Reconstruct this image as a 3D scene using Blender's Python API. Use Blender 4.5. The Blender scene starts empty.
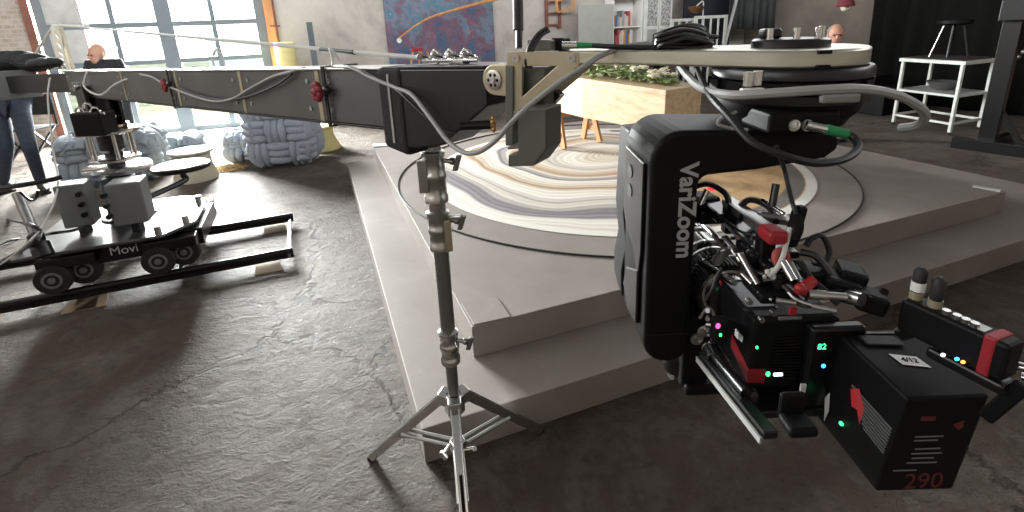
import bpy, bmesh, math, random
from mathutils import Vector as V, Matrix, noise
random.seed(7)
SC = bpy.context.scene
COL = SC.collection
PI = math.pi

# ------------------------------------------------------------------ camera
F, CY, PITCH, ROLL = 498.0, 169.0, .279, -.042
_cp, _sp, _c, _s = math.cos(PITCH), math.sin(PITCH), math.cos(ROLL), math.sin(ROLL)
FWD = V((0, _cp, -_sp)); _u = V((0, _sp, _cp)); _r = V((1, 0, 0))
RGT = _c*_r + _s*_u; UP = -_s*_r + _c*_u
EYE = V((0, 0, 1.6))
cam = bpy.data.objects.new('camera', bpy.data.cameras.new('camera'))
COL.objects.link(cam)
M = Matrix((RGT, UP, -FWD)).transposed().to_4x4(); M.translation = EYE
cam.matrix_world = M
cam.data.sensor_width = 36; cam.data.lens = F/1024*36
cam.data.shift_y = (CY-256)/1024
cam.data.clip_start = .02; cam.data.clip_end = 300
SC.camera = cam
def ray(x, y): return (x-512)/F*RGT - (y-CY)/F*UP + FWD
def D(x, y, d): return EYE + ray(x, y)*d                 # point at depth d along the view axis
def G(x, y, z=0.):                                       # point on the level z
    q = ray(x, y); return EYE + q*((z-1.6)/q.z)
def PY(x, y, Y):                                         # point at distance Y into the hall
    q = ray(x, y); return EYE + q*(Y/q.y)

# building frame (hall and stage share one direction)
YAW = .359
A = V((math.cos(YAW), math.sin(YAW), 0)); B = V((-math.sin(YAW), math.cos(YAW), 0)); Z = V((0, 0, 1)); X = V((1, 0, 0)); Y = V((0, 1, 0))

# ------------------------------------------------------------------ materials
def mat(name, col, rough=.5, metal=0., var=.0, scale=8., bump=0., bscale=30., spec=.5, emit=None, estr=0., col2=None, coat=0., detail=6., alpha=1., stretch=None):
    m = bpy.data.materials.new(name); m.use_nodes = True
    nt = m.node_tree; n = nt.nodes; l = nt.links; p = n['Principled BSDF']
    p.inputs['Base Color'].default_value = (*col, 1); p.inputs['Roughness'].default_value = rough
    p.inputs['Metallic'].default_value = metal; p.inputs['Specular IOR Level'].default_value = spec
    p.inputs['Coat Weight'].default_value = coat
    if emit: p.inputs['Emission Color'].default_value = (*emit, 1); p.inputs['Emission Strength'].default_value = estr
    tc = n.new('ShaderNodeTexCoord'); mp = n.new('ShaderNodeMapping'); l.new(tc.outputs['Object'], mp.inputs[0])
    if stretch: mp.inputs['Scale'].default_value = stretch
    if var > 0 or col2:
        t = n.new('ShaderNodeTexNoise'); t.inputs['Scale'].default_value = scale; t.inputs['Detail'].default_value = detail
        l.new(mp.outputs[0], t.inputs['Vector'])
        r = n.new('ShaderNodeValToRGB'); r.color_ramp.elements[0].position = .32; r.color_ramp.elements[1].position = .68
        c2 = col2 or tuple(min(1, c*(1+var)) for c in col); c1 = col if col2 else tuple(c*(1-var) for c in col)
        r.color_ramp.elements[0].color = (*c1, 1); r.color_ramp.elements[1].color = (*c2, 1)
        l.new(t.outputs['Fac'], r.inputs[0]); l.new(r.outputs[0], p.inputs['Base Color'])
    if bump > 0:
        t2 = n.new('ShaderNodeTexNoise'); t2.inputs['Scale'].default_value = bscale; t2.inputs['Detail'].default_value = 8
        l.new(mp.outputs[0], t2.inputs['Vector'])
        b = n.new('ShaderNodeBump'); b.inputs['Strength'].default_value = bump; b.inputs['Distance'].default_value = .02
        l.new(t2.outputs['Fac'], b.inputs['Height']); l.new(b.outputs[0], p.inputs['Normal'])
    return m
BLK = mat('black_plastic', (.006, .006, .0065), .5, var=.2, spec=.13)
BLKS = mat('black_satin_metal', (.008, .008, .009), .30, .3, spec=.6)
BLKM = mat('matt_black_fabric', (.010, .010, .011), .8, var=.3, bump=.3, bscale=60)
RUB = mat('rubber', (.012, .012, .012), .6)
GLOSS = mat('gloss_black', (.01, .01, .011), .12, spec=.7)
CHR = mat('chrome', (.74, .74, .73), .16, 1.)
STEEL = mat('brushed_steel', (.50, .50, .48), .30, 1., var=.1, scale=20)
DSTEEL = mat('dull_tube_steel', (.30, .30, .29), .33, .9)
BEAM = mat('beam_grey_anodised', (.12, .122, .12), .42, .5, var=.12, scale=5)
BEAMD = mat('beam_nose_black', (.022, .022, .024), .38, .4, var=.1, scale=5)
TAN = mat('tan_anodised', (.42, .36, .25), .38, .45, var=.08, scale=12)
ALU = mat('aluminium_bar', (.52, .49, .41), .34, .75, var=.08, scale=9, stretch=(1, 1, 6))
BOXG = mat('olive_grey_paint', (.115, .118, .100), .5, .2)
GREYP = mat('grey_paint', (.14, .145, .145), .5)
LGREY = mat('light_grey_paint', (.34, .34, .33), .5, var=.1)
CABG = mat('grey_cable', (.30, .30, .29), .5)
CABW = mat('white_cord', (.55, .54, .51), .6)
CABB = mat('black_cable', (.010, .010, .010), .45)
GREEN = mat('green_sleeve', (.015, .22, .07), .45)
RED = mat('red_tape', (.30, .010, .018), .55, var=.15, scale=40)
REDK = mat('dark_red_ribbon', (.22, .008, .020), .6)
WHT = mat('white_label', (.78, .78, .76), .6)
PRINT = mat('white_print', (.62, .62, .62), .6)
DPRINT = mat('grey_print', (.16, .16, .16), .6)
RPRINT = mat('dull_red_print', (.10, .010, .010), .6)
CREAM = mat('cream_paint', (.52, .48, .38), .6, var=.06)
YEL = mat('pale_yellow_paint', (.52, .45, .20), .55, var=.06)
KNIT = mat('blue_grey_knit', (.31, .345, .405), .85, var=.12, scale=60, bump=.5, bscale=260)
KNITG = mat('grey_knit', (.22, .25, .28), .85, var=.12, scale=60, bump=.5, bscale=260)
WPAINT = mat('white_worn_paint', (.62, .64, .60), .5, var=.1)
MINT = mat('mint_paint', (.40, .58, .47), .5)
ORNG = mat('orange_timber', (.46, .22, .08), .6, var=.25, scale=10, stretch=(1, 1, .15))
RUST = mat('red_brown_wood', (.16, .055, .035), .6, var=.2)
WEDGE = mat('wedge_timber', (.36, .27, .18), .7, var=.2)
DARKC = mat('charcoal_curtain', (.035, .037, .038), .85, var=.15)
DENIM = mat('dark_denim', (.025, .034, .052), .85, var=.25, scale=20)
DCLOTH = mat('black_clothes', (.012, .012, .014), .8, var=.2)
SKIN = mat('skin', (.46, .25, .17), .55)
SKIN2 = mat('ruddy_skin', (.40, .20, .14), .55)
SHOE = mat('black_shoe', (.012, .012, .012), .5)
HAIR = mat('cropped_hair', (.10, .065, .045), .8)
COPPER = mat('copper', (.30, .14, .07), .35, .8)
BROWNP = mat('brown_panel', (.11, .055, .03), .7, var=.2)
DARKW = mat('dark_brown_wood', (.03, .022, .018), .7, var=.2)
LEAF = mat('leaf_green', (.20, .27, .10), .6, var=.35, scale=30)
LEAF2 = mat('pale_leaf', (.42, .48, .30), .6, var=.3, scale=30)
BLOOM = mat('cream_petals', (.74, .70, .52), .6, var=.08, scale=60)
SOIL = mat('straw', (.42, .30, .13), .9, var=.4, scale=40)
PANEL = mat('pale_grey_board', (.36, .37, .34), .6, var=.05)
SHELFW = mat('white_shelf_board', (.72, .72, .70), .5)
LEDG = mat('green_lamp', (.0, .3, .08), .4, emit=(.05, 1, .25), estr=3)
LEDB = mat('blue_lamp', (.0, .1, .4), .4, emit=(.05, .35, 1), estr=4)
LEDW = mat('white_lamp', (.5, .5, .6), .4, emit=(.8, .85, 1), estr=3)
LEDP = mat('pink_lamp', (.6, .05, .25), .4, emit=(1, .12, .45), estr=1.5)
LEDO = mat('amber_lamp', (.6, .3, .05), .4, emit=(1, .45, .1), estr=2)
LEDR = mat('red_lamp', (.6, .02, .02), .4, emit=(1, .05, .06), estr=1.5)

# nodes helper for the special ones
def newmat(name):
    m = bpy.data.materials.new(name); m.use_nodes = True
    return m, m.node_tree.nodes, m.node_tree.links, m.node_tree.nodes['Principled BSDF']
def ramp(n, stops, interp='LINEAR'):
    r = n.new('ShaderNodeValToRGB'); cr = r.color_ramp; cr.interpolation = interp
    while len(cr.elements) > 1: cr.elements.remove(cr.elements[-1])
    cr.elements[0].position = stops[0][0]; cr.elements[0].color = (*stops[0][1], 1)
    for p_, c in stops[1:]:
        e = cr.elements.new(p_); e.color = (*c, 1)
    return r
def noise_node(n, l, vec, scale, detail=6, rough=.5, dist=0.):
    t = n.new('ShaderNodeTexNoise'); t.inputs['Scale'].default_value = scale; t.inputs['Detail'].default_value = detail
    t.inputs['Roughness'].default_value = rough; t.inputs['Distortion'].default_value = dist
    l.new(vec, t.inputs['Vector']); return t
def mathn(n, l, op, a, b=None):
    m = n.new('ShaderNodeMath'); m.operation = op
    for i, v in enumerate((a, b)):
        if v is None: continue
        if isinstance(v, (int, float)): m.inputs[i].default_value = v
        else: l.new(v, m.inputs[i])
    return m.outputs[0]
def mixc(n, l, fac, a, b, mode='MIX'):
    m = n.new('ShaderNodeMix'); m.data_type = 'RGBA'; m.blend_type = mode
    if isinstance(fac, (int, float)): m.inputs[0].default_value = fac
    else: l.new(fac, m.inputs[0])
    for i, v in ((6, a), (7, b)):
        if isinstance(v, tuple): m.inputs[i].default_value = (*v, 1)
        else: l.new(v, m.inputs[i])
    return m.outputs[2]

def concrete_mat():
    m, n, l, p = newmat('worn_concrete')
    tc = n.new('ShaderNodeTexCoord'); v = tc.outputs['Object']
    a = noise_node(n, l, v, 1.3, 8, .6, .3); b = noise_node(n, l, v, 13, 12, .78); c = noise_node(n, l, v, 3.2, 8, .65, .8)
    r1 = ramp(n, [(.3, (.125, .102, .082)), (.5, (.180, .152, .124)), (.7, (.250, .218, .184))]); l.new(a.outputs['Fac'], r1.inputs[0])
    r2 = ramp(n, [(.36, (.34, .31, .29)), (.52, (.95, .95, .95)), (.72, (1.25, 1.22, 1.18))]); l.new(b.outputs['Fac'], r2.inputs[0])
    c0 = mixc(n, l, .75, r1.outputs[0], r2.outputs[0], 'MULTIPLY')
    # reddish brown worn film
    r3 = ramp(n, [(.47, (0, 0, 0)), (.56, (1, 1, 1))]); l.new(c.outputs['Fac'], r3.inputs[0])
    c1 = mixc(n, l, mathn(n, l, 'MULTIPLY', r3.outputs[0], .62), c0, (.115, .080, .060))
    # fine cracks
    vo = n.new('ShaderNodeTexVoronoi'); vo.feature = 'DISTANCE_TO_EDGE'; vo.inputs['Scale'].default_value = .55
    wv = n.new('ShaderNodeVectorMath'); wv.operation = 'ADD'; l.new(v, wv.inputs[0])
    sc = n.new('ShaderNodeVectorMath'); sc.operation = 'SCALE'; sc.inputs['Scale'].default_value = .45; l.new(c.outputs['Color'], sc.inputs[0]); l.new(sc.outputs[0], wv.inputs[1])
    l.new(wv.outputs[0], vo.inputs['Vector'])
    cr = ramp(n, [(0, (0, 0, 0)), (.012, (1, 1, 1))]); l.new(vo.outputs['Distance'], cr.inputs[0])
    c2 = mixc(n, l, mathn(n, l, 'MULTIPLY', mathn(n, l, 'SUBTRACT', 1, cr.outputs[0]), .7), c1, (.03, .026, .022))
    l.new(c2, p.inputs['Base Color'])
    rr = ramp(n, [(.3, (.48,)*3), (.7, (.72,)*3)]); l.new(b.outputs['Fac'], rr.inputs[0]); l.new(rr.outputs[0], p.inputs['Roughness'])
    p.inputs['Specular IOR Level'].default_value = .26
    # lumpy screed, ridges run one way
    mp = n.new('ShaderNodeMapping'); mp.inputs['Rotation'].default_value = (0, 0, -.5); mp.inputs['Scale'].default_value = (1, 1.45, 1); l.new(v, mp.inputs[0])
    d = noise_node(n, l, mp.outputs[0], 7.5, 12, .72, .25); e = noise_node(n, l, v, 70, 4, .6)
    h = mathn(n, l, 'ADD', mathn(n, l, 'MULTIPLY', d.outputs['Fac'], 1.), mathn(n, l, 'MULTIPLY', e.outputs['Fac'], .22))
    h = mathn(n, l, 'ADD', h, mathn(n, l, 'MULTIPLY', cr.outputs[0], .25))
    bp = n.new('ShaderNodeBump'); bp.inputs['Strength'].default_value = 1.; bp.inputs['Distance'].default_value = .12
    l.new(h, bp.inputs['Height']); l.new(bp.outputs[0], p.inputs['Normal'])
    return m
CONC = concrete_mat()

def stage_mat():
    m, n, l, p = newmat('taupe_stage_paint')
    tc = n.new('ShaderNodeTexCoord'); v = tc.outputs['Object']
    a = noise_node(n, l, v, 2.2, 8, .6, .4)
    r = ramp(n, [(.3, (.215, .184, .163)), (.55, (.250, .219, .198)), (.75, (.295, .264, .243))]); l.new(a.outputs['Fac'], r.inputs[0])
    b = noise_node(n, l, v, 14, 8, .7)
    r2 = ramp(n, [(.6, (0, 0, 0)), (.8, (1, 1, 1))]); l.new(b.outputs['Fac'], r2.inputs[0])
    l.new(mixc(n, l, mathn(n, l, 'MULTIPLY', r2.outputs[0], .25), r.outputs[0], (.42, .40, .37)), p.inputs['Base Color'])
    p.inputs['Roughness'].default_value = .62
    bp = n.new('ShaderNodeBump'); bp.inputs['Strength'].default_value = .15; bp.inputs['Distance'].default_value = .01
    l.new(b.outputs['Fac'], bp.inputs['Height']); l.new(bp.outputs[0], p.inputs['Normal'])
    return m
STAGE = stage_mat()

def agate_mat(R):
    """swirled cream, lilac-grey and tan bands; object space, disc of radius R."""
    m, n, l, p = newmat('swirled_printed_cloth')
    tc = n.new('ShaderNodeTexCoord'); v = tc.outputs['Object']
    w = noise_node(n, l, v, .55, 2.2, .4)
    off = n.new('ShaderNodeVectorMath'); off.operation = 'SUBTRACT'; l.new(w.outputs['Color'], off.inputs[0]); off.inputs[1].default_value = (.5, .5, .5)
    sc = n.new('ShaderNodeVectorMath'); sc.operation = 'SCALE'; sc.inputs['Scale'].default_value = 1.15; l.new(off.outputs[0], sc.inputs[0])
    ad = n.new('ShaderNodeVectorMath'); ad.operation = 'ADD'; l.new(v, ad.inputs[0]); l.new(sc.outputs[0], ad.inputs[1])
    mp = n.new('ShaderNodeMapping'); mp.inputs['Location'].default_value = (.05, -.45, 0); mp.inputs['Scale'].default_value = (1, 1, 0); l.new(ad.outputs[0], mp.inputs[0])
    ln = n.new('ShaderNodeVectorMath'); ln.operation = 'LENGTH'; l.new(mp.outputs[0], ln.inputs[0])
    d = mathn(n, l, 'DIVIDE', ln.outputs['Value'], R*1.30)
    W = (.62, .58, .51); W2 = (.70, .67, .61); L_ = (.17, .15, .17); T = (.34, .21, .11); G_ = (.40, .37, .34); C_ = (.55, .49, .40)
    r = ramp(n, [(0, W), (.10, C_), (.16, W2), (.24, G_), (.27, W), (.36, T), (.375, W), (.42, L_), (.44, W2), (.5, C_), (.54, T), (.555, W), (.62, W2), (.66, G_), (.69, W), (.75, L_), (.80, (.24, .22, .23)), (.815, W2), (.88, W), (.92, G_), (.935, W2), (1., W)])
    l.new(d, r.inputs[0])
    # fine streaks riding along the bands
    fs = n.new('ShaderNodeTexWave'); fs.wave_type = 'RINGS'; fs.rings_direction = 'SPHERICAL'; fs.inputs['Scale'].default_value = 5.5; fs.inputs['Distortion'].default_value = 2.5
    fs.inputs['Detail'].default_value = 3; l.new(mp.outputs[0], fs.inputs['Vector'])
    c1 = mixc(n, l, .28, r.outputs[0], fs.outputs['Color'], 'SOFT_LIGHT')
    # tan quarter
    sx = n.new('ShaderNodeSeparateXYZ'); l.new(ad.outputs[0], sx.inputs[0])
    q = mathn(n, l, 'SUBTRACT', sx.outputs[0], mathn(n, l, 'MULTIPLY', sx.outputs[1], .35))
    rq = ramp(n, [(.86/2, (0, 0, 0)), (.90/2, (1, 1, 1))]); l.new(mathn(n, l, 'MULTIPLY', q, .5), rq.inputs[0])
    tn = noise_node(n, l, v, 5, 6, .6, 1.)
    rt = ramp(n, [(.35, (.40, .24, .11)), (.6, (.55, .36, .18))]); l.new(tn.outputs['Fac'], rt.inputs[0])
    c2 = mixc(n, l, rq.outputs[0], c1, rt.outputs[0])
    # rim: dark band then white
    l0 = n.new('ShaderNodeVectorMath'); l0.operation = 'LENGTH'; l.new(v, l0.inputs[0])
    d0 = mathn(n, l, 'DIVIDE', l0.outputs['Value'], R)
    rk = ramp(n, [(0, (0, 0, 0)), (.872, (0, 0, 0)), (.88, (1, 1, 1)), (.945, (1, 1, 1)), (.95, (0, 0, 0))]); l.new(d0, rk.inputs[0])
    half = mathn(n, l, 'GREATER_THAN', sx.outputs[0], .35)
    c3 = mixc(n, l, mathn(n, l, 'MULTIPLY', rk.outputs[0], mathn(n, l, 'MULTIPLY', half, .9)), c2, (.12, .12, .125))
    rw = ramp(n, [(0, (0, 0, 0)), (.95, (0, 0, 0)), (.955, (1, 1, 1)), (1, (1, 1, 1))]); l.new(d0, rw.inputs[0])
    c4 = mixc(n, l, rw.outputs[0], c3, W2)
    l.new(c4, p.inputs['Base Color']); p.inputs['Roughness'].default_value = .7
    return m

def canvas_mat():
    m, n, l, p = newmat('abstract_canvas')
    tc = n.new('ShaderNodeTexCoord'); v = tc.outputs['Object']
    a = noise_node(n, l, v, 1.25, 9, .70, .5); b = noise_node(n, l, v, 5.5, 8, .8, 1.)
    r = ramp(n, [(.30, (.01, .03, .08)), (.38, (.03, .07, .16)), (.43, (.10, .05, .09)), (.47, (.22, .035, .06)), (.50, (.07, .10, .14)), (.54, (.17, .16, .22)), (.58, (.04, .16, .24)), (.63, (.05, .19, .13)), (.70, (.26, .27, .32))])
    l.new(a.outputs['Fac'], r.inputs[0])
    r2 = ramp(n, [(.36, (.01, .03, .07)), (.46, (.10, .12, .15)), (.53, (.05, .16, .24)), (.58, (.24, .07, .09)), (.64, (.40, .42, .44))]); l.new(b.outputs['Fac'], r2.inputs[0])
    l.new(mixc(n, l, .36, r.outputs[0], r2.outputs[0]), p.inputs['Base Color'])
    p.inputs['Roughness'].default_value = .75
    return m
def plaster_mat():
    m, n, l, p = newmat('stained_plaster')
    tc = n.new('ShaderNodeTexCoord'); v = tc.outputs['Object']
    a = noise_node(n, l, v, 1.1, 9, .65, .4); b = noise_node(n, l, v, 6, 9, .75)
    r = ramp(n, [(.3, (.27, .24, .215)), (.5, (.40, .37, .335)), (.7, (.47, .44, .40))]); l.new(a.outputs['Fac'], r.inputs[0])
    r2 = ramp(n, [(.60, (0, 0, 0)), (.72, (1, 1, 1))]); l.new(b.outputs['Fac'], r2.inputs[0])
    l.new(mixc(n, l, mathn(n, l, 'MULTIPLY', r2.outputs[0], .5), r.outputs[0], (.24, .165, .13)), p.inputs['Base Color'])
    p.inputs['Roughness'].default_value = .85
    bp = n.new('ShaderNodeBump'); bp.inputs['Strength'].default_value = .4; l.new(b.outputs['Fac'], bp.inputs['Height']); l.new(bp.outputs[0], p.inputs['Normal'])
    return m
def brick_mat():
    m, n, l, p = newmat('limewashed_brick')
    tc = n.new('ShaderNodeTexCoord'); mp = n.new('ShaderNodeMapping'); l.new(tc.outputs['Object'], mp.inputs[0])
    mp.inputs['Rotation'].default_value = (PI/2, 0, 0)
    br = n.new('ShaderNodeTexBrick'); l.new(mp.outputs[0], br.inputs['Vector'])
    br.inputs['Scale'].default_value = 3.6; br.inputs['Color1'].default_value = (.24, .18, .14, 1); br.inputs['Color2'].default_value = (.31, .26, .22, 1); br.inputs['Mortar'].default_value = (.34, .31, .28, 1)
    br.inputs['Mortar Size'].default_value = .03
    a = noise_node(n, l, tc.outputs['Object'], 3, 8, .7)
    r = ramp(n, [(.42, (0, 0, 0)), (.58, (1, 1, 1))]); l.new(a.outputs['Fac'], r.inputs[0])
    l.new(mixc(n, l, mathn(n, l, 'MULTIPLY', r.outputs[0], .85), br.outputs['Color'], (.38, .34, .30)), p.inputs['Base Color'])
    p.inputs['Roughness'].default_value = .9
    bp = n.new('ShaderNodeBump'); bp.inputs['Strength'].default_value = .5; l.new(br.outputs['Fac'], bp.inputs['Height']); bp.invert = True; l.new(bp.outputs[0], p.inputs['Normal'])
    return m
def pine_mat():
    m, n, l, p = newmat('knotty_pine')
    tc = n.new('ShaderNodeTexCoord'); mp = n.new('ShaderNodeMapping'); l.new(tc.outputs['Object'], mp.inputs[0])
    mp.vector_type = 'TEXTURE'; mp.inputs['Scale'].default_value = (1/1.0, 1/10, 1/10); mp.inputs['Rotation'].default_value = (0, 0, -.74)
    a = noise_node(n, l, mp.outputs[0], 2.2, 5, .55, .5)
    r = ramp(n, [(.3, (.40, .27, .145)), (.5, (.50, .365, .225)), (.7, (.55, .425, .275))]); l.new(a.outputs['Fac'], r.inputs[0])
    mp2 = n.new('ShaderNodeMapping'); l.new(tc.outputs['Object'], mp2.inputs[0]); mp2.vector_type = 'TEXTURE'; mp2.inputs['Scale'].default_value = (1/1.6, 1/5, 1/5); mp2.inputs['Rotation'].default_value = (0, 0, -.74)
    vo = n.new('ShaderNodeTexVoronoi'); vo.inputs['Scale'].default_value = 1.; l.new(mp2.outputs[0], vo.inputs['Vector'])
    rk = ramp(n, [(.045, (1, 1, 1)), (.10, (0, 0, 0))]); l.new(vo.outputs['Distance'], rk.inputs[0])
    l.new(mixc(n, l, mathn(n, l, 'MULTIPLY', rk.outputs[0], .75), r.outputs[0], (.30, .15, .07)), p.inputs['Base Color'])
    p.inputs['Roughness'].default_value = .5
    return m
PLASTER = plaster_mat(); BRICK = brick_mat(); PINE = pine_mat(); CANVAS = canvas_mat()
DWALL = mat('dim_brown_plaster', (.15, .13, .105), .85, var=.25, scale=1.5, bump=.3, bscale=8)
FRAMEG = mat('grey_steel_frame', (.11, .135, .15), .45, .2)
OUTG = mat('pale_grass', (.55, .58, .38), .9, var=.35, scale=1.2)
OUTB = mat('pale_blue_wall', (.52, .58, .66), .8, var=.1)
def glass_mat():
    m = bpy.data.materials.new('window_glass'); m.use_nodes = True; n = m.node_tree.nodes; l = m.node_tree.links
    n.remove(n['Principled BSDF'])
    t = n.new('ShaderNodeBsdfTransparent'); g = n.new('ShaderNodeBsdfGlossy'); g.inputs['Roughness'].default_value = .05
    t.inputs['Color'].default_value = (.93, .96, .97, 1)
    mx = n.new('ShaderNodeMixShader'); mx.inputs[0].default_value = .06
    l.new(t.outputs[0], mx.inputs[1]); l.new(g.outputs[0], mx.inputs[2]); l.new(mx.outputs[0], n['Material Output'].inputs[0])
    return m
GLASS = glass_mat()

# ------------------------------------------------------------------ mesh builder
def frame(z, hint=None):
    z = z.normalized(); h = hint or (V((0, 0, 1)) if abs(z.z) < .9 else V((1, 0, 0)))
    x = (h-z*h.dot(z)).normalized(); return x, z.cross(x), z
def spline(pts, k=6):
    pts = [V(p) for p in pts]
    if len(pts) < 3 or k < 2: return pts
    out = []
    for i in range(len(pts)-1):
        p0 = pts[max(i-1, 0)]; p1 = pts[i]; p2 = pts[i+1]; p3 = pts[min(i+2, len(pts)-1)]
        for j in range(k):
            t = j/k
            out.append(.5*((2*p1)+(p2-p0)*t+(2*p0-5*p1+4*p2-p3)*t*t+(3*p1-p0-3*p2+p3)*t**3))
    out.append(pts[-1]); return out
class MB:
    def __init__(s): s.bm = bmesh.new()
    def faces(s, vs, fs):
        vv = [s.bm.verts.new(v) for v in vs]
        for f in fs:
            try: s.bm.faces.new([vv[i] for i in f])
            except ValueError: pass
        return s
    def hexa(s, c):                    # 8 corners: bottom 0-3, top 4-7, same order
        return s.faces(c, [(3, 2, 1, 0), (4, 5, 6, 7), (0, 1, 5, 4), (1, 2, 6, 5), (2, 3, 7, 6), (3, 0, 4, 7)])
    def box(s, c, size, ax=(X, Y, Z)):
        c = V(c); a, b, d = (ax[i]*size[i]/2 for i in range(3))
        return s.hexa([c-a-b-d, c+a-b-d, c+a+b-d, c-a+b-d, c-a-b+d, c+a-b+d, c+a+b+d, c-a+b+d])
    def bar(s, p, q, w, h, hint=None):   # rectangular bar between two points
        p, q = V(p), V(q); x, y, z = frame(q-p, hint)
        return s.box((p+q)/2, (w, h, (q-p).length), (x, y, z))
    def lathe(s, o, axis, prof, n=24, closed=True):
        o = V(o); x, y, z = frame(V(axis)); vs = []; fs = []; m = len(prof)
        for r, h in prof:
            for k in range(n):
                t = 2*PI*k/n; vs.append(o+z*h+(x*math.cos(t)+y*math.sin(t))*r)
        for i in range(m-1):
            for k in range(n):
                fs.append((i*n+k, i*n+(k+1) % n, (i+1)*n+(k+1) % n, (i+1)*n+k))
        if closed:
            fs.append(tuple(reversed(range(n)))); fs.append(tuple(range((m-1)*n, m*n)))
        return s.faces(vs, fs)
    def cyl(s, p, q, r, r2=None, n=16):
        p, q = V(p), V(q); return s.lathe(p, q-p, [(r, 0), (r if r2 is None else r2, (q-p).length)], n)
    def tube(s, pts, r, n=8, k=6):
        pts = spline(pts, k); vs = []; fs = []; prev = None; m = len(pts)
        for i, p in enumerate(pts):
            t = (pts[min(i+1, m-1)]-pts[max(i-1, 0)]).normalized()
            if prev is None: x, y, _ = frame(t)
            else:
                x = (prev-t*prev.dot(t)).normalized(); y = t.cross(x)
            prev = x; rr = r(i/(m-1)) if callable(r) else r
            for j in range(n):
                a = 2*PI*j/n; vs.append(p+(x*math.cos(a)+y*math.sin(a))*rr)
        for i in range(m-1):
            for j in range(n): fs.append((i*n+j, i*n+(j+1) % n, (i+1)*n+(j+1) % n, (i+1)*n+j))
        fs.append(tuple(reversed(range(n)))); fs.append(tuple(range((m-1)*n, m*n)))
        return s.faces(vs, fs)
    def prism(s, pts, ext):
        pts = [V(p) for p in pts]; n = len(pts); e = V(ext)
        return s.faces(pts+[p+e for p in pts], [tuple(reversed(range(n))), tuple(range(n, 2*n))]+[(i, (i+1) % n, n+(i+1) % n, n+i) for i in range(n)])
    def ell(s, c, r, ax=(X, Y, Z), u=14, v=9):
        c = V(c); r = (r, r, r) if isinstance(r, (int, float)) else r; vs = []; fs = []
        for i in range(1, v):
            a = PI*i/v
            for k in range(u):
                t = 2*PI*k/u; vs.append(c+ax[0]*r[0]*math.sin(a)*math.cos(t)+ax[1]*r[1]*math.sin(a)*math.sin(t)-ax[2]*r[2]*math.cos(a))
        vs += [c-ax[2]*r[2], c+ax[2]*r[2]]; b = len(vs)-2
        for i in range(v-2):
            for k in range(u): fs.append((i*u+k, i*u+(k+1) % u, (i+1)*u+(k+1) % u, (i+1)*u+k))
        for k in range(u): fs.append((b, (k+1) % u, k)); fs.append((b+1, (v-2)*u+k, (v-2)*u+(k+1) % u))
        return s.faces(vs, fs)
    def torus(s, c, axis, R, r, n=24, m=8):
        c = V(c); x, y, z = frame(V(axis)); vs = []; fs = []
        for i in range(n):
            t = 2*PI*i/n; d = x*math.cos(t)+y*math.sin(t)
            for j in range(m):
                a = 2*PI*j/m; vs.append(c+d*(R+r*math.cos(a))+z*r*math.sin(a))
        for i in range(n):
            for j in range(m): fs.append((i*m+j, ((i+1) % n)*m+j, ((i+1) % n)*m+(j+1) % m, i*m+(j+1) % m))
        return s.faces(vs, fs)
    def build(s, name, m, parent=None, bevel=0, smooth=False, seg=2, origin=None, sub=0):
        bmesh.ops.recalc_face_normals(s.bm, faces=s.bm.faces[:])
        o = V((0, 0, 0)) if parent is None else V(OFF[parent.name])
        if parent is None and origin is not None: o = V(origin)
        for v in s.bm.verts: v.co -= o
        if smooth:
            for f in s.bm.faces: f.smooth = True
        me = bpy.data.meshes.new(name); s.bm.to_mesh(me); s.bm.free()
        me.materials.append(m)
        ob = bpy.data.objects.new(name, me); COL.objects.link(ob)
        if parent is None: ob.location = o
        else: ob.parent = parent
        OFF[ob.name] = o
        if smooth:
            try:
                me.set_sharp_from_angle(angle=math.radians(38))
            except Exception: pass
        if bevel:
            b = ob.modifiers.new('edge', 'BEVEL'); b.width = bevel; b.segments = seg; b.limit_method = 'ANGLE'; b.angle_limit = math.radians(40)
        if sub:
            u = ob.modifiers.new('round', 'SUBSURF'); u.levels = sub; u.render_levels = sub
        return ob
OFF = {}
def thing(name, label, cat, loc=(0, 0, 0), group=None):
    o = bpy.data.objects.new(name, None); COL.objects.link(o); o.location = loc; o.empty_display_size = .1
    OFF[o.name] = V(loc); return tag(o, label, cat, group)
def tag(o, label, cat, group=None, kind=None):
    o['label'] = label; o['category'] = cat
    if group: o['group'] = group
    if kind: o['kind'] = kind
    return o
def struct(o): o['kind'] = 'structure'; return o
def lettering(name, txt, o, xd, yd, size, m, parent, ext=.0006, shear=0., bold=0.):
    cu = bpy.data.curves.new(name, 'FONT'); cu.body = txt; cu.size = size; cu.extrude = ext; cu.shear = shear; cu.offset = bold
    cu.align_x = 'CENTER'; cu.align_y = 'CENTER'
    t = bpy.data.objects.new(name, cu); COL.objects.link(t)
    bpy.context.view_layer.update()
    me = bpy.data.meshes.new_from_object(t.evaluated_get(bpy.context.evaluated_depsgraph_get()))
    bpy.data.objects.remove(t); bpy.data.curves.remove(cu)
    xd = V(xd).normalized(); yd = V(yd).normalized(); zd = xd.cross(yd)
    off = V(OFF[parent.name]); o = V(o)
    for v in me.vertices: v.co = o+xd*v.co.x+yd*v.co.y+zd*v.co.z-off
    me.materials.clear(); me.materials.append(m)
    ob = bpy.data.objects.new(name, me); COL.objects.link(ob); ob.parent = parent; OFF[ob.name] = off
    return ob
def cable(name, pts, r, m, label, cat='cable', group=None, k=6):
    o = MB().tube(pts, r, 8, k).build(name, m, smooth=True)
    return tag(o, label, cat, group)
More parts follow.
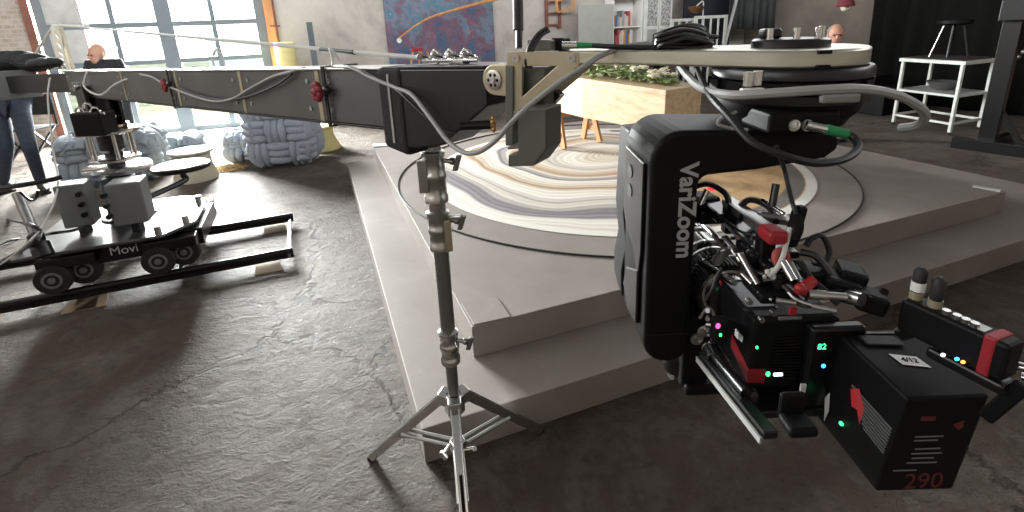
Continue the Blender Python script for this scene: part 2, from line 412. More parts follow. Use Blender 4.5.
# one-skin figures: joints with radii joined by edges
def skinned(name, joints, edges, m, parent, sub=2, root=0):
    me = bpy.data.meshes.new(name); off = V(OFF[parent.name]) if parent else V((0, 0, 0))
    me.from_pydata([V(j[0])-off for j in joints], edges, [])
    ob = bpy.data.objects.new(name, me); COL.objects.link(ob)
    if parent: ob.parent = parent
    OFF[ob.name] = off
    sk = ob.modifiers.new('skin', 'SKIN'); sk.use_smooth_shade = True
    for i, j in enumerate(joints):
        r = j[1]; r = (r, r) if isinstance(r, (int, float)) else r
        me.skin_vertices[0].data[i].radius = r; me.skin_vertices[0].data[i].use_root = (i == root)
    s = ob.modifiers.new('round', 'SUBSURF'); s.levels = sub; s.render_levels = sub
    me.materials.append(m)
    return ob

# ================================================================== SETTING
def wp(a, b, z=0.): return A*a+B*b+Z*z
AX = (A, B, Z)
def boxab(mb, a0, a1, b0, b1, z0, z1): return mb.box(wp((a0+a1)/2, (b0+b1)/2, (z0+z1)/2), (a1-a0, b1-b0, z1-z0), AX)
BW = 10.34                                     # inner face of the long wall
struct(boxab(MB(), -9, 10.6, -4.2, BW+.25, -.1, 0).build('floor', CONC))
struct(boxab(MB(), -9, -4.14, BW, BW+.25, 0, 4.5).build('wall_back', BRICK, origin=wp(-6, BW, 0)))
# wall_back plaster half is turned to its own axes so that the stains run along it
struct(boxab(MB(), -.66, 10.6, BW, BW+.25, 0, 4.5).build('wall_back', PLASTER, origin=wp(4, BW, 0)))
struct(boxab(MB(), -4.14, -.66, BW, BW+.25, 3.35, 4.5).build('wall_back', PLASTER, origin=wp(-2, BW, 3)))
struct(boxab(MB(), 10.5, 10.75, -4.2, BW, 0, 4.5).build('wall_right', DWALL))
struct(boxab(MB(), -9.2, -9, -4.2, BW, 0, 4.5).build('wall_left', BRICK))
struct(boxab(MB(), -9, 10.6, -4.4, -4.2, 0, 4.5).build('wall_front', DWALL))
# glazed steel door
S0 = -3.03
mb = MB(); bm_ = (BW+.05, BW+.13)
for s0, s1 in ((-1.02, -.90), (-.05, .03), (.60, .84), (1.41, 1.49), (2.12, 2.36)): boxab(mb, S0+s0, S0+s1, *bm_, 0, 3.3)
for z0, z1 in ((0, .10), (1.22, 1.30), (1.83, 1.92), (2.52, 2.60), (3.22, 3.3)): boxab(mb, S0-.97, S0+2.2, BW+.055, BW+.125, z0, z1)
door = struct(mb.build('door_1', FRAMEG, bevel=.006))
cols = ((-.90, -.05), (.03, .60), (.84, 1.41), (1.49, 2.12)); rows = ((.10, 1.22), (1.30, 1.83), (1.92, 2.52), (2.60, 3.22))
for ci, (s0, s1) in enumerate(cols):
    for ri, (z0, z1) in enumerate(rows):
        if ci == 0 and ri in (1, 2):
            boxab(MB(), S0+s0, S0-.42, BW+.07, BW+.11, z0, z1).build('infill_panel', LGREY, door)
            boxab(MB(), S0-.42, S0+s1, BW+.087, BW+.093, z0, z1).build('pane', GLASS, door)
        else: boxab(MB(), S0+s0, S0+s1, BW+.087, BW+.093, z0, z1).build('pane', GLASS, door)
struct(boxab(MB(), -.74, -.60, BW-.06, BW, 0, 3.4).build('trim_1', ORNG))
struct(boxab(MB(), -4.16, -4.06, BW-.03, BW, 0, 3.4).build('trim_2', RUST))
struct(boxab(MB(), -4.05, -.87, BW-.9, BW-.02, 0, .012).build('trim_3', LGREY))        # threshold slab, its pale colour paints in the daylit floor
struct(boxab(MB(), -40, 40, BW+.3, BW+40, -.12, -.02).build('outside_ground', OUTG))
struct(boxab(MB(), -3.3, 6, BW+9, BW+12, 0, 4.6).build('outside_building', OUTB))

# ================================================================== STAGE
def ab(p): return p.dot(A), p.dot(B)
ca, cb = .486, 1.888
ra, rb = ab(G(1001, 190.5, .32)); fa, fb = ab(G(371.2, 145.6, .32))
la, lb = ab(G(347.4, 155, .16))
ra = max(ra, ca+3.2); print('stage', ra, rb, fa, fb, la, lb)
st = thing('stage', 'low taupe painted two-step stage in the middle of the concrete floor', 'stage', wp((ca+ra)/2, (cb+fb)/2))
mb = MB(); boxab(mb, ca-.303, ra+.9, cb-.322, fb-.02, 0, .16); mb.build('lower_step', STAGE, st, bevel=.004)
mb = MB(); boxab(mb, ca, ra, cb, fb, .161, .32); mb.build('upper_deck', STAGE, st, bevel=.004)
mb = MB().prism([G(461, 304, .3205), G(474, 326, .3205), G(511, 318, .3205), G(497, 298, .3205)], (0, 0, .008))
tag(mb.build('board', STAGE, bevel=.002), 'small flat taupe board lying on the front corner of the stage deck', 'board')
mb = MB().prism([G(372.5, 147.5, .3205), G(389, 146.5, .3205), G(389, 144, .3205), G(373, 144.5, .3205)], (0, 0, .012))
tag(mb.build('board', WPAINT, bevel=.002), 'little pale batten lying on the far corner of the stage deck', 'board')
mb = MB().prism([G(972, 187, .3205), G(1000, 192, .3205), G(1001, 190, .3205), G(973, 185.5, .3205)], (0, 0, .006))
tag(mb.build('tape_strip', WPAINT), 'thin pale strip on the stage deck towards the white table', 'tape')
RC = V((.92, 4.47, .32)); RR = 1.943
mb = MB().lathe(RC+V((0, 0, .0006)), Z, [(1.655, 0), (1.66, .002), (1.655, .004)], 96)
tag(mb.build('floor_cloth', agate_mat(1.66), origin=RC), 'round floor cloth printed with swirling cream, lilac and tan bands on the stage', 'floor cloth')
mb = MB().torus(RC+V((0, 0, .0055)), Z, RR, .0055, 128, 6)
tag(mb.build('ring_cable', CABB, smooth=True), 'thin black line laid in a wide circle around the printed cloth', 'cable')

# ================================================================== COFFIN, TRESTLES, FLOWERS
zb = .72
nearL = G(541, 109, zb); nearR = G(664, 133, zb)
ld = (nearR-nearL).normalized(); wd = V((-ld.y, ld.x, 0)); Lc = (nearR-nearL).length
print('coffin', nearL, nearR, Lc)
hL, hR = .40, .345
cx = thing('coffin', 'plain knotty pine coffin resting on trestles under a spray of flowers', 'coffin', (nearL+nearR)/2)
def cofP(t, w, z): return nearL+ld*(t*Lc)+wd*w+Z*z
wR, wM, wL = .44, .62, .40
out = [(0, .06), (.42, -.02), (1, 0), (1, wR), (.42, wM), (0, .10+wL)]
def hh(t): return hL+(hR-hL)*t
def slab(mb, ins, f0, f1):
    vs = []
    for (t, w) in out:
        cw = .27; ww = cw+(w-cw)*ins; tt = .5+(t-.5)*(1+(ins-1)*.3); vs.append((tt, ww))
    n = len(vs)
    lo = [cofP(t, w, f0(t)) for t, w in vs]; hi = [cofP(t, w, f1(t)) for t, w in vs]
    return mb.faces(lo+hi, [tuple(reversed(range(n))), tuple(range(n, 2*n))]+[(i, (i+1) % n, n+(i+1) % n, n+i) for i in range(n)])
slab(MB(), 1., lambda t: 0, lambda t: hh(t)-.045).build('box_body', PINE, cx, bevel=.005)
slab(MB(), 1.025, lambda t: hh(t)-.044, lambda t: hh(t)).build('coffin_lid', PINE, cx, bevel=.005)
def trestle(tc, label):
    c = cofP(tc, .28, 0); c.z = .32
    t = thing('trestle', label, 'trestle', c, 'orange wooden trestles under the coffin')
    top = zb-.325-.002
    for s in (-1, 1):
        for e in (-1, 1):
            p = c+wd*(.25*s)+ld*(.14*e); q = c+wd*(.23*s)+ld*(.04*e)+Z*(top-.05)
            mb = MB().bar(p+Z*.012, q, .07, .032, ld); mb.build('leg', ORNG, t, bevel=.003)
        MB().bar(c+wd*(.262*s)+ld*(-.09)+Z*.15, c+wd*(.262*s)+ld*.09+Z*.15, .02, .06, wd).build('cross_brace', ORNG, t, bevel=.003)
    MB().box(c+Z*(top-.02), (.07, .62, .075), (ld, wd, Z)).build('top_rail', ORNG, t, bevel=.004)
trestle(.13, 'orange wooden trestle under the coffin end near the grey bracket block')
trestle(.84, 'orange wooden trestle under the coffin end by the black camera head')
fl = thing('flower_spray', 'spray of white and cream flowers with green foliage on the coffin lid', 'flowers', cofP(.55, .28, hh(.5)))
def lz(t): return hh(t)+.003
rnd = random.Random(3)
for mname, m_, n_ in (('foliage', LEAF, 520), ('pale_foliage', LEAF2, 300)):
    mb = MB()
    for i in range(n_):
        t = .12+.80*rnd.random(); spread = .20*math.sin(PI*min(1, max(.12, (t-.06)/.9)))+.03
        w = .26+rnd.gauss(0, 1)*spread*.55; w = min(.46, max(.06, w))
        hgt = .015+rnd.random()*.10*math.sin(PI*(t-.08)/.9+.05)
        c = cofP(t, w, lz(t)+max(.012, hgt)); d = V((rnd.uniform(-1, 1), rnd.uniform(-1, 1), rnd.uniform(-.12, .5))).normalized()
        sd = d.cross(V((rnd.uniform(-1, 1), rnd.uniform(-1, 1), 1))).normalized(); L = rnd.uniform(.05, .11); wv = L*.22; nn = d.cross(sd)
        mb.faces([c-d*L*.5, c+sd*wv+nn*.004, c+d*L*.5, c-sd*wv+nn*.004, c+nn*.012], [(0, 1, 4), (1, 2, 4), (2, 3, 4), (3, 0, 4)])
    o = mb.build(mname, m_, fl); o['kind'] = 'stuff'
def bloom_bm(c, r):
    mb = MB().ell(c+Z*r*.1, r*.42, u=8, v=5)
    for k in range(9):
        a = 2*PI*k/9; lay = .2+.35*(k % 2); d = V((math.cos(a), math.sin(a), lay)).normalized()
        mb.ell(c+d*r*.55, (r*.48, r*.36, r*.16), (d, V((-math.sin(a), math.cos(a), 0)), d.cross(V((-math.sin(a), math.cos(a), 0)))), 7, 5)
    return mb
for i in range(64):
    t = .16+.72*rnd.random(); w = .24+rnd.gauss(0, 1)*.09
    c = cofP(t, min(.42, max(.08, w)), lz(t)+.05+.09*math.sin(PI*(t-.1)/.85)*rnd.uniform(.6, 1.1))
    bloom_bm(c, rnd.uniform(.028, .052)).build('blossom', BLOOM, fl, smooth=True)

# ================================================================== STAND
sc = V((-.23, 1.417, 0))
sd = thing('light_stand', 'chrome three-legged stand holding up the crane beam before the stage corner', 'stand', sc)
def sp(z): return sc+Z*z
MB().cyl(sp(.30), sp(.60), .0195, n=20).build('pole', DSTEEL, sd, smooth=True)
MB().cyl(sp(.56), sp(1.00), .0235, n=20).build('pole', DSTEEL, sd, smooth=True)
MB().cyl(sp(.98), sp(1.275), .026, n=20).build('pole', STEEL, sd, smooth=True)
for z0, z1, r in ((.535, .66, .0325), (.945, 1.075, .0345), (1.10, 1.262, .036)):
    mb = MB().lathe(sp(0), Z, [(r-.006, z0), (r, z0+.004), (r, z0+.022), (r-.003, z0+.026), (r-.003, (z0+z1)/2-.008), (r, (z0+z1)/2-.004), (r, (z0+z1)/2+.01), (r-.003, (z0+z1)/2+.014), (r-.003, z1-.022), (r, z1-.018), (r, z1-.004), (r-.006, z1)], 24)
    col_ = mb.build('collar', CHR if r < .034 else STEEL, sd, smooth=True)
    d = V((.93, -.37, 0)) if z0 > 1.09 else V((.95, -.3, 0)); c = sp(z0+.09 if z0 < .6 else z1-.03)
    mb = MB().cyl(c+d*r*.9, c+d*(r+.032), .007).cyl(c+d*(r+.020), c+d*(r+.034), .011); nrm = V((-d.y, d.x, 0))
    mb.box(c+d*(r+.042)+nrm*0-Z*.004, (.016, .012, .052), (d, nrm, (Z+.35*d).normalized()))
    mb.build('tee_knob', DSTEEL, col_, bevel=.003)
MB().box(sp(1.19)+V((-.030, -.026, 0)), (.028, .014, .10)).build('clamp_plate', STEEL, sd, bevel=.003)
MB().box(sp(1.0)+V((.030, -.024, 0)), (.020, .018, .10)).build('clamp_plate', TAN, sd, bevel=.003)
MB().cyl(sp(1.0)+V((.02, .0, .048)), sp(1.0)+V((.075, -.03, .062)), .008).build('spigot', STEEL, sd, smooth=True)
hub = MB().lathe(sp(0), Z, [(.030, .335), (.036, .34), (.036, .405), (.030, .412)], 6); hub.build('hub', CHR, sd, bevel=.003)
low = MB().lathe(sp(0), Z, [(.026, .175), (.030, .18), (.030, .215), (.026, .22)], 6); low.build('brace_hub', CHR, sd, bevel=.003)
MB().cyl(sp(.12), sp(.335), .0165).build('pole', DSTEEL, sd, smooth=True)
feet = [G(372, 459, .006), G(540, 432, .006)]
f3 = 3*sc-feet[0]-feet[1]; f3.z = .006; feet.append(f3)
for i, f in enumerate(feet):
    d = (f-sc); d.z = 0; R_ = d.length; d.normalize(); s_ = V((-d.y, d.x, 0))
    top = sp(.385)+d*.045
    fo = sc+d*R_+Z*.018
    lg = MB().bar(top+s_*.013, fo+s_*.010, .005, .030, s_).bar(top-s_*.013, fo-s_*.010, .005, .030, s_).bar(top-Z*.012, fo-Z*.006, .024, .004, s_)
    leg = lg.build('leg', CHR, sd, bevel=.001)
    MB().cyl(top-s_*.022, top+s_*.022, .006).build('hinge_bolt', DSTEEL, leg, smooth=True)
    MB().box(top-d*.012+Z*.004, (.040, .046, .046), (d, s_, Z)).build('hinge_block', CHR, leg, bevel=.004)
    MB().box(fo-Z*.008, (.030, .024, .020), (d, s_, Z)).build('rubber_foot', RUB, leg, bevel=.004)
    q = sp(.198)+d*.028; mid = top.lerp(fo, .52)
    br = MB()
    for e in (-1, 1): br.cyl(q+s_*(.014*e), mid+s_*(.014*e)-Z*.008, .0065, n=10)
    br.build('brace', STEEL, sd, smooth=True)
    mb = MB().cyl(q+s_*.01, q+s_*.055, .006, n=10).box(q+s_*.055-Z*.004, (.034, .014, .016), ((d+Z).normalized(), s_, (Z-d).normalized()))
    mb.build('wing_knob', CHR, sd, bevel=.003)
    if i == 2: MB().box(top.lerp(fo, .5)+Z*.0145, (.10, .010, .0008), ((fo-top).normalized(), s_, (fo-top).normalized().cross(s_))).build('printed_strip', BLK, leg)

# ================================================================== CRANE (beam, column, nose, weight bucket)
Bn, Bf = V((-.265, 1.405, 0)), V((-1.803, 2.644, 0)); bu = (Bf-Bn).normalized(); bn_ = V((-bu.y, bu.x, 0))     # bn_: horizontal normal
if bn_.y > 0: bn_ = -bn_
def bp(t, w=0, z=0): return Bn+bu*t+bn_*w+Z*z
def topz(t): return 1.500-.0235*t
BH = .163
cr = thing('camera_crane', 'long grey camera crane beam spanning from its wheeled base to the stand', 'camera crane', bp(3.3, 0, 0))
def seg(mb, t0, t1, w=.05, h0=BH, h1=BH, dz=0):
    c = []
    for z in (0, 1):
        for t, e in ((t0, -1), (t1, -1), (t1, 1), (t0, 1)):
            h = h0 if t == t0 else h1
            c.append(bp(t, e*w, topz(t)-dz-(0 if z else h)))
    return mb.hexa(c)
for t0, t1 in ((.0, .40), (.405, .95), (.955, 1.62), (1.625, 2.45), (2.455, 3.8)):
    b = seg(MB(), t0, t1).build('beam_section', BEAM, cr, bevel=.003)
    for t in (t0+.06, t1-.06):
        for z in (.035, .125): MB().cyl(bp(t, .050, topz(t)-z), bp(t, .054, topz(t)-z), .008, n=10).build('bolt', LGREY, b)
for t in (.402, .952, 1.622, 2.452): seg(MB(), t-.012, t+.012, .053, BH+.002, BH+.002, -.001).build('joint_strip', TAN, cr, bevel=.002)
mb = MB(); seg(mb, 0, 3.8, .058, .006, .006, -.0065); mb.build('top_flange', STEEL, cr, bevel=.001)
mb = MB(); seg(mb, 0, 3.8, .058, .006, .006, BH+.0005); mb.build('bottom_flange', BLKS, cr, bevel=.001)
# nose: tapering black box that closes onto the head bracket
def nz(t): return topz(t)+.002
n0, n1, n2 = -.02, -.16, -.325
c = []
mb = MB(); pl = []
for t, lo in ((n0, .215), (n1, .195), (n2, .085), (n2, 0), (n0, 0)): pl.append(bp(t, .062, nz(t)-lo))
mb.prism(pl, -bn_*.124); mb.build('nose', BEAMD, cr, bevel=.004)
MB().bar(bp(n0, 0, nz(n0)+.004), bp(n2, 0, nz(n2)+.004), .13, .006, bn_).build('nose_top_plate', BLKS, cr, bevel=.001)
mb = MB(); seg(mb, -.03, .075, .068, .245, .225, -.008)
mb.build('padded_sleeve', BLKM, cr, bevel=.016, seg=3)
seg(MB(), .018, .026, .0705, .19, .19, .01).build('sleeve_strip', LGREY, cr)
# column on the base
pc = bp(3.28); pc.z = 0
def cl(z): return pc+Z*z
MB().lathe(pc, Z, [(.085, .384), (.085, .70), (.055, .72), (.055, .86), (.075, .88), (.075, 1.26)], 24).build('column', BLKS, cr, smooth=True)
for z, r in ((.74, .20), (.80, .15), (1.0, .19), (1.035, .13), (1.10, .10)):
    MB().lathe(cl(z), Z, [(r-.008, 0), (r, .005), (r, .020), (r-.008, .025)], 36).build('turntable_plate', CHR, cr, smooth=True)
for k in range(6):
    a = 2*PI*k/6+.3; p = cl(.825)+V((math.cos(a), math.sin(a), 0))*.13
    MB().cyl(p, p+Z*.175, .012, n=10).build('tie_bolt', CHR, cr, smooth=True)
for s_, w_ in ((-1, .2), (1, .2)):
    MB().box(cl(1.17)+bu*.02+bn_*(.085*s_), (.24, .02, .36), (bu, bn_, Z)).build('yoke_plate', BLKS, cr, bevel=.004)
MB().box(cl(1.02)-bn_*0, (.22, .19, .06), (bu, bn_, Z)).build('yoke_base', BLKS, cr, bevel=.004)
MB().cyl(cl(1.33)+bn_*.12, cl(1.33)-bn_*.12, .03).build('pivot_pin', CHR, cr, smooth=True)
MB().box(D(95, 123, 3.35), (.20, .14, .16), (X, Y, Z)).build('control_box', BLK, cr, bevel=.012)
mb = MB()
for p in ((80, 112), (88, 108), (96, 112)): mb.torus(D(p[0], p[1], 3.28), Y, .03, .008, 14, 6)
mb.tube([D(78, 114, 3.3), D(90, 116, 3.3), D(104, 113, 3.3)], .010, 6); mb.build('clamp_handle', CHR, cr, smooth=True)
# rear weight bucket and mounting
bk = D(9, 84, 4.3)
MB().box(bk, (.40, .34, .235), (bu, bn_, Z)).build('weight_bucket', GREYP, cr, bevel=.01)
MB().bar(bp(3.8, 0, 1.33), bk+bu*-.1, .10, .14, bn_).build('rear_arm', BLKS, cr, bevel=.004)
# truss of rods over the beam
T0, T1 = D(53, 26, 4.1), D(61, 69, 4.1)
MB().bar(T0, T1, .022, .022).build('truss_post', CREAM, cr); T2, T3 = D(58, 28, 4.0), D(69, 69, 4.0)
MB().bar(T2, T3, .022, .022).build('truss_post', CREAM, cr)
mb = MB()
for i in range(5):
    u_ = i/5; mb.cyl(T0.lerp(T1, u_), T2.lerp(T3, u_+.2), .006, n=6)
mb.build('truss_lacing', CABW, cr)
MB().bar(D(60, 24, 4.05), D(74, 69, 3.95), .02, .02).build('truss_post', CREAM, cr)
MB().cyl(T0, D(28, 66, 4.5), .010, n=8).build('stay_cable', CABW, cr)
MB().cyl(T0, D(88, 26, 4.0), .013, n=8).build('stay_cable', CABW, cr)
tip = bp(-.20, 0, nz(-.2)+.012)
MB().tube([D(57, 25, 4.05), tip], .0065, 8, 1).build('tension_cable', CABW, cr, smooth=True)
mb = MB().cyl(D(53, 26, 4.1).lerp(tip, .86), D(53, 26, 4.1).lerp(tip, .90), .008, n=10); mb.build('turnbuckle', BLKS, cr, smooth=True)
mb = MB()
for i, t in enumerate((-.06, -.09, -.115, -.145, -.175, -.20, -.225)):
    mb.torus(bp(t, (-1)**i*.008, nz(t)+.026), (bu.cross(Z) if i % 2 else V((.2, .3, 1))), .016, .0045, 16, 6)
mb.cyl(bp(-.05, 0, nz(0)+.02), bp(-.25, 0, nz(-.2)+.018), .007, n=10)
mb.build('shackle', CHR, cr, smooth=True)
for x0, x1, xt in ((214, 224, 219), (333, 340, 330)):
    dd = 2.0 if x0 < 300 else 1.56
    MB().tube([D(x0, 66, dd), D(x0-1, 56, dd), D(xt, 48.5, dd), D(x1, 62, dd), D(x1, 67, dd)], .004, 6).build('cable_loop', CABW, cr, smooth=True)
# round hinge plate between nose and head bracket
q_h = ray(494, 80); o_h = bp(0, .085); hp = EYE+q_h*((o_h-EYE).dot(bn_)/q_h.dot(bn_)); hx = -bu
MB().cyl(hp-bn_*.03, hp, .034, n=32).box(hp+hx*.018-bn_*.015, (.036, .030, .068), (hx, bn_, Z)).build('hinge_plate', TAN, cr, bevel=.003)
MB().lathe(hp+bn_*.0005, bn_, [(.022, 0), (.022, .003), (.018, .004), (.007, .004), (.007, .007)], 24).build('hinge_dial', STEEL, cr, smooth=True)
mb = MB()
for k in range(6):
    a = 2*PI*k/6; mb.ell(hp+bn_*.0045+hx*(math.cos(a)*.0125)+Z*(math.sin(a)*.0125), (.004, .0012, .004), (hx, bn_, Z), u=8, v=5)
mb.build('dial_hole', BLK, cr)
# brass adjuster under the nose
ad = D(486, 125, 1.17)
MB().cyl(ad-X*.06, ad+X*.01, .011).build('adjuster_rod', BLKS, cr, smooth=True)
mb = MB().lathe(ad+X*.01, X, [(.010, 0), (.014, .002), (.014, .012), (.010, .014)], 14)
for k in range(5):
    a = 2*PI*k/5; mb.ell(ad+X*.018+V((0, math.cos(a), math.sin(a)))*.015, .006, u=8, v=5)
mb.build('adjuster_knob', mat('brass', (.45, .27, .10), .35, .8), cr, smooth=True)

# black cover lying over the bucket, straps, ribbons, cords on the beam
mb = MB(); rr_ = random.Random(5)
for k in range(9):
    p = D(2+k*4.4, 64-3.2*math.sin(k/8*PI)-rr_.random()*1.5, 4.25); mb.ell(p, (.11, .13, .06+.03*rr_.random()), (bu, bn_, Z), 10, 7)
tag(mb.build('equipment_cover', BLKM, smooth=True), 'crumpled black cover heaped over the grey weight bucket', 'cover')
mb = MB()
for k in range(4): mb.ell(D(38+k*5, 64-1.2*k % 2, 4.05), (.10, .08, .04), (bu, bn_, Z), 10, 7)
tag(mb.build('equipment_cover', BLKM, smooth=True), 'small black bag lying on the crane beside the cream truss posts', 'cover')
for (xt, xb, t, lbl) in ((176, 183, None, 'over the beam in front of the glazed door'), (325, 330, None, 'around the beam beside the blue knotted pouf')):
    d0 = 2.40 if xt < 300 else 1.56
    t = (D(xt, 90, d0)-Bn).dot(bu)
    mb = MB()
    for w in (-.0615, .0615): mb.bar(bp(t, w, topz(t)+.009), bp(t, w, topz(t)-BH-.010), .016, .004, bu)
    mb.bar(bp(t, -.063, topz(t)+.0105), bp(t, .063, topz(t)+.0105), .016, .004, bu).bar(bp(t, -.063, topz(t)-BH-.012), bp(t, .063, topz(t)-BH-.012), .016, .004, bu)
    tag(mb.build('strap', BLKM), 'black strap tied '+lbl, 'strap', 'straps tied around the beam')
    mb = MB(); c = bp(t+.022, .078, topz(t)-.065)
    for k in range(7):
        a = 2*PI*k/7; mb.ell(c+bu*(math.cos(a)*.016)+Z*(math.sin(a)*.020), (.014, .010, .014), (bu, bn_, Z), 8, 6)
    mb.ell(c, (.016, .014, .018), (bu, bn_, Z))
    tag(mb.build('ribbon', REDK, smooth=True), 'bunched dark red ribbon hanging by the strap '+('near the glazed door' if xt < 300 else 'beside the blue knotted pouf'), 'ribbon', 'red ribbons on the beam')
    MB_ = MB().ell(bp(t-.020, .070, topz(t)-.058), (.017, .012, .014), (bu, bn_, Z)); tag(MB_.build('strap_buckle', BLKS, smooth=True), 'round black buckle on the strap '+('before the glazed door' if xt < 300 else 'beside the blue knotted pouf'), 'buckle', 'strap buckles')
def onbeam(x, y, w=.066):                     # a point just off the beam's face under pixel (x, y)
    q = ray(x, y); o = bp(0, w); k = (o-EYE).dot(bn_)/q.dot(bn_); return EYE+q*k
cable('cable', [onbeam(140, 74.5), onbeam(152, 77), onbeam(166, 85), onbeam(185, 93), onbeam(212, 101), onbeam(232, 99), onbeam(248, 90), onbeam(270, 78), onbeam(290, 72), onbeam(306, 68, .03)], .0055, CABG, 'grey cable sagging along the beam in front of the glazed door')
cable('cable', [onbeam(180, 88), onbeam(200, 96), onbeam(225, 100), onbeam(250, 96), onbeam(275, 86), onbeam(292, 74)], .004, CABB, 'thin black cable sagging along the beam beneath the grey one')
cable('cable', [D(334, 66, 1.56), onbeam(352, 68), onbeam(370, 77), onbeam(396, 88, .075), D(412, 95, 1.27), D(432, 120, 1.20), D(447, 140, 1.15), D(463, 152, 1.10), D(478, 152, 1.07), D(495, 141, 1.04), D(512, 122, 1.02), D(530, 105, 1.0), D(560, 82, .98), D(585, 66, .97), D(600, 56, 1.0), D(625, 47, 1.03), D(650, 44, 1.03), D(672, 47, 1.02)], .0058, CABG, 'thick grey cable looping under the nose and up onto the silver bar')
cable('cable', [onbeam(362, 70), onbeam(380, 80), onbeam(398, 91, .08), D(413, 105, 1.28), D(440, 128, 1.25), D(455, 133, 1.24)], .004, CABB, 'black cable running across the padded sleeve of the beam')
cable('cable', [D(88, 70, 3.2), D(84, 86, 3.05), D(100, 95, 2.95), D(116, 84, 2.85), D(138, 75, 2.75)], .006, CABW, 'white cord drooping over the beam beside the column')
cable('cable', [D(50, 78, 3.6), D(48, 100, 3.5), D(53, 150, 3.35), D(58, 185, 3.2), D(45, 222, 2.95), D(20, 250, 2.8), G(-5, 268, .01)], .006, CABW, 'pale cable hanging from the crane rear down to the floor by the steering post')

# ================================================================== TRACK AND DOLLY
ry_ = .085
ra0, ra1 = G(-30, 311, ry_), G(293, 250, ry_)
rdir = (ra1-ra0).normalized(); rn = V((-rdir.y, rdir.x, 0))          # rn points away from the camera
rb1 = G(293, 220, ry_); gap = (rb1-ra1).dot(rn); print('gauge', gap, 'rail', (ra1-ra0).length)
gap = .80
rl = (ra1-ra0).length
tk = thing('dolly_track', 'black steel dolly track with two rails lying on the rough concrete', 'track', V((ra0.x, ra0.y, 0))+rn*gap/2+rdir*rl/2)
def tr(u, w, z): return V((ra0.x, ra0.y, 0))+rdir*u+rn*w+Z*z
e2 = (rb1-ra0).dot(rdir)
for w, u1 in ((0, rl), (gap, e2)):
    MB().cyl(tr(-.4, w, ry_), tr(u1, w, ry_), .022, n=14).bar(tr(-.4, w, ry_-.035), tr(u1, w, ry_-.035), .03, .03).build('rail', BLKS, tk, smooth=True)
for u in (rl-.03, rl-.75, rl-1.5, rl-2.2, .3): 
    t_ = MB().bar(tr(u+.0, -.02, .052), tr(u+(e2-rl), gap+.02, .052), .035, .02).build('sleeper', STEEL if u > rl-.1 else BLKS, tk, bevel=.002)
for u, w in ((rl-.12, 0), (rl-.1+(e2-rl), gap), (rl-1.15, 0), (rl-.7, gap), (.6, 0), (rl-1.7, 0)):
    c = tr(u-.05, w-.03, .0)
    mb = MB().hexa([c-rn*.10-rdir*.09, c-rn*.10+rdir*.09, c+rn*.08+rdir*.06, c+rn*.08-rdir*.09, c-rn*.10-rdir*.09+Z*.006, c-rn*.10+rdir*.09+Z*.006, c+rn*.08+rdir*.06+Z*.030, c+rn*.08-rdir*.09+Z*.030])
    o = mb.build('timber_wedge', WEDGE, bevel=.002)
    tag(o, 'flat timber wedge packed under the dolly track rails', 'wedge', 'timber wedges under the track')
dk = thing('camera_dolly', 'dark flat-topped camera dolly with small rubber wheels on the track', 'dolly', tr(1.6, gap/2, 0))
uA = (G(45, 289, .20)-ra0).dot(rdir); uB = (G(155, 268, .20)-ra0).dot(rdir); print('wheels', uA, uB)
def wheel(u, w):
    r = .098; c = tr(u, w, ry_+.022+r)
    prof = [(r*.55, -.032), (r*.92, -.032), (r, -.020), (r, .020), (r*.92, .032), (r*.55, .032)]
    wh = MB().lathe(c, rn, prof, 28).build('wheel', RUB, dk, smooth=True)
    MB().lathe(c, -rn, [(r*.54, .020), (r*.54, .036), (r*.42, .038), (r*.36, .026), (r*.22, .026), (r*.20, .040), (r*.10, .042)], 22).build('wheel_hub', GREYP, wh, smooth=True)
for u in (uA, uB):
    for w in (0, gap):
        for du in (-.0, .13):
            wheel(u+du, w+ (.06 if du else -.03))
        MB().box(tr(u+.08, w+.01, .30), (.30, .10, .07), (rdir, rn, Z)).build('bogie', BLKS, dk, bevel=.006)
dz = .36
pl = [tr(uA-.16, -.06, dz), tr(uB+.05, -.06, dz), tr(uB+.22, .14, dz), tr(uB+.22, gap-.14, dz), tr(uB+.05, gap+.06, dz), tr(uA-.16, gap+.06, dz)]
MB().prism(pl, Z*.022).build('deck', mat('worn_deck_metal', (.13, .13, .13), .3, .7, var=.25, scale=9), dk, bevel=.006)
ch = MB().prism([tr(uA+.16, .03, dz-.13), tr(uB-.03, .03, dz-.13), tr(uB-.03, .03, dz-.002), tr(uA+.16, .03, dz-.002)], rn*.06).build('chassis', BLKS, dk, bevel=.004)
MB().box(tr((uA+uB)/2+.1, gap/2, dz-.08), (uB-uA+.3, gap-.2, .12), (rdir, rn, Z)).build('battery_tray', BLKS, dk, bevel=.006)
lettering('lettering', 'Movi', tr(uB-.19, .0288, dz-.065), rdir, Z, .080, PRINT, ch, .0004)
pu = (pc-tr(0, 0, 0)).dot(rdir); pw = (pc-tr(0, 0, 0)).dot(rn); print('column on dolly', pu, pw)
MB().lathe(cl(0), Z, [(.17, dz+.022), (.17, dz+.035), (.11, dz+.04), (.11, dz+.06)], 28).build('column_socket', BLKS, dk, smooth=True)
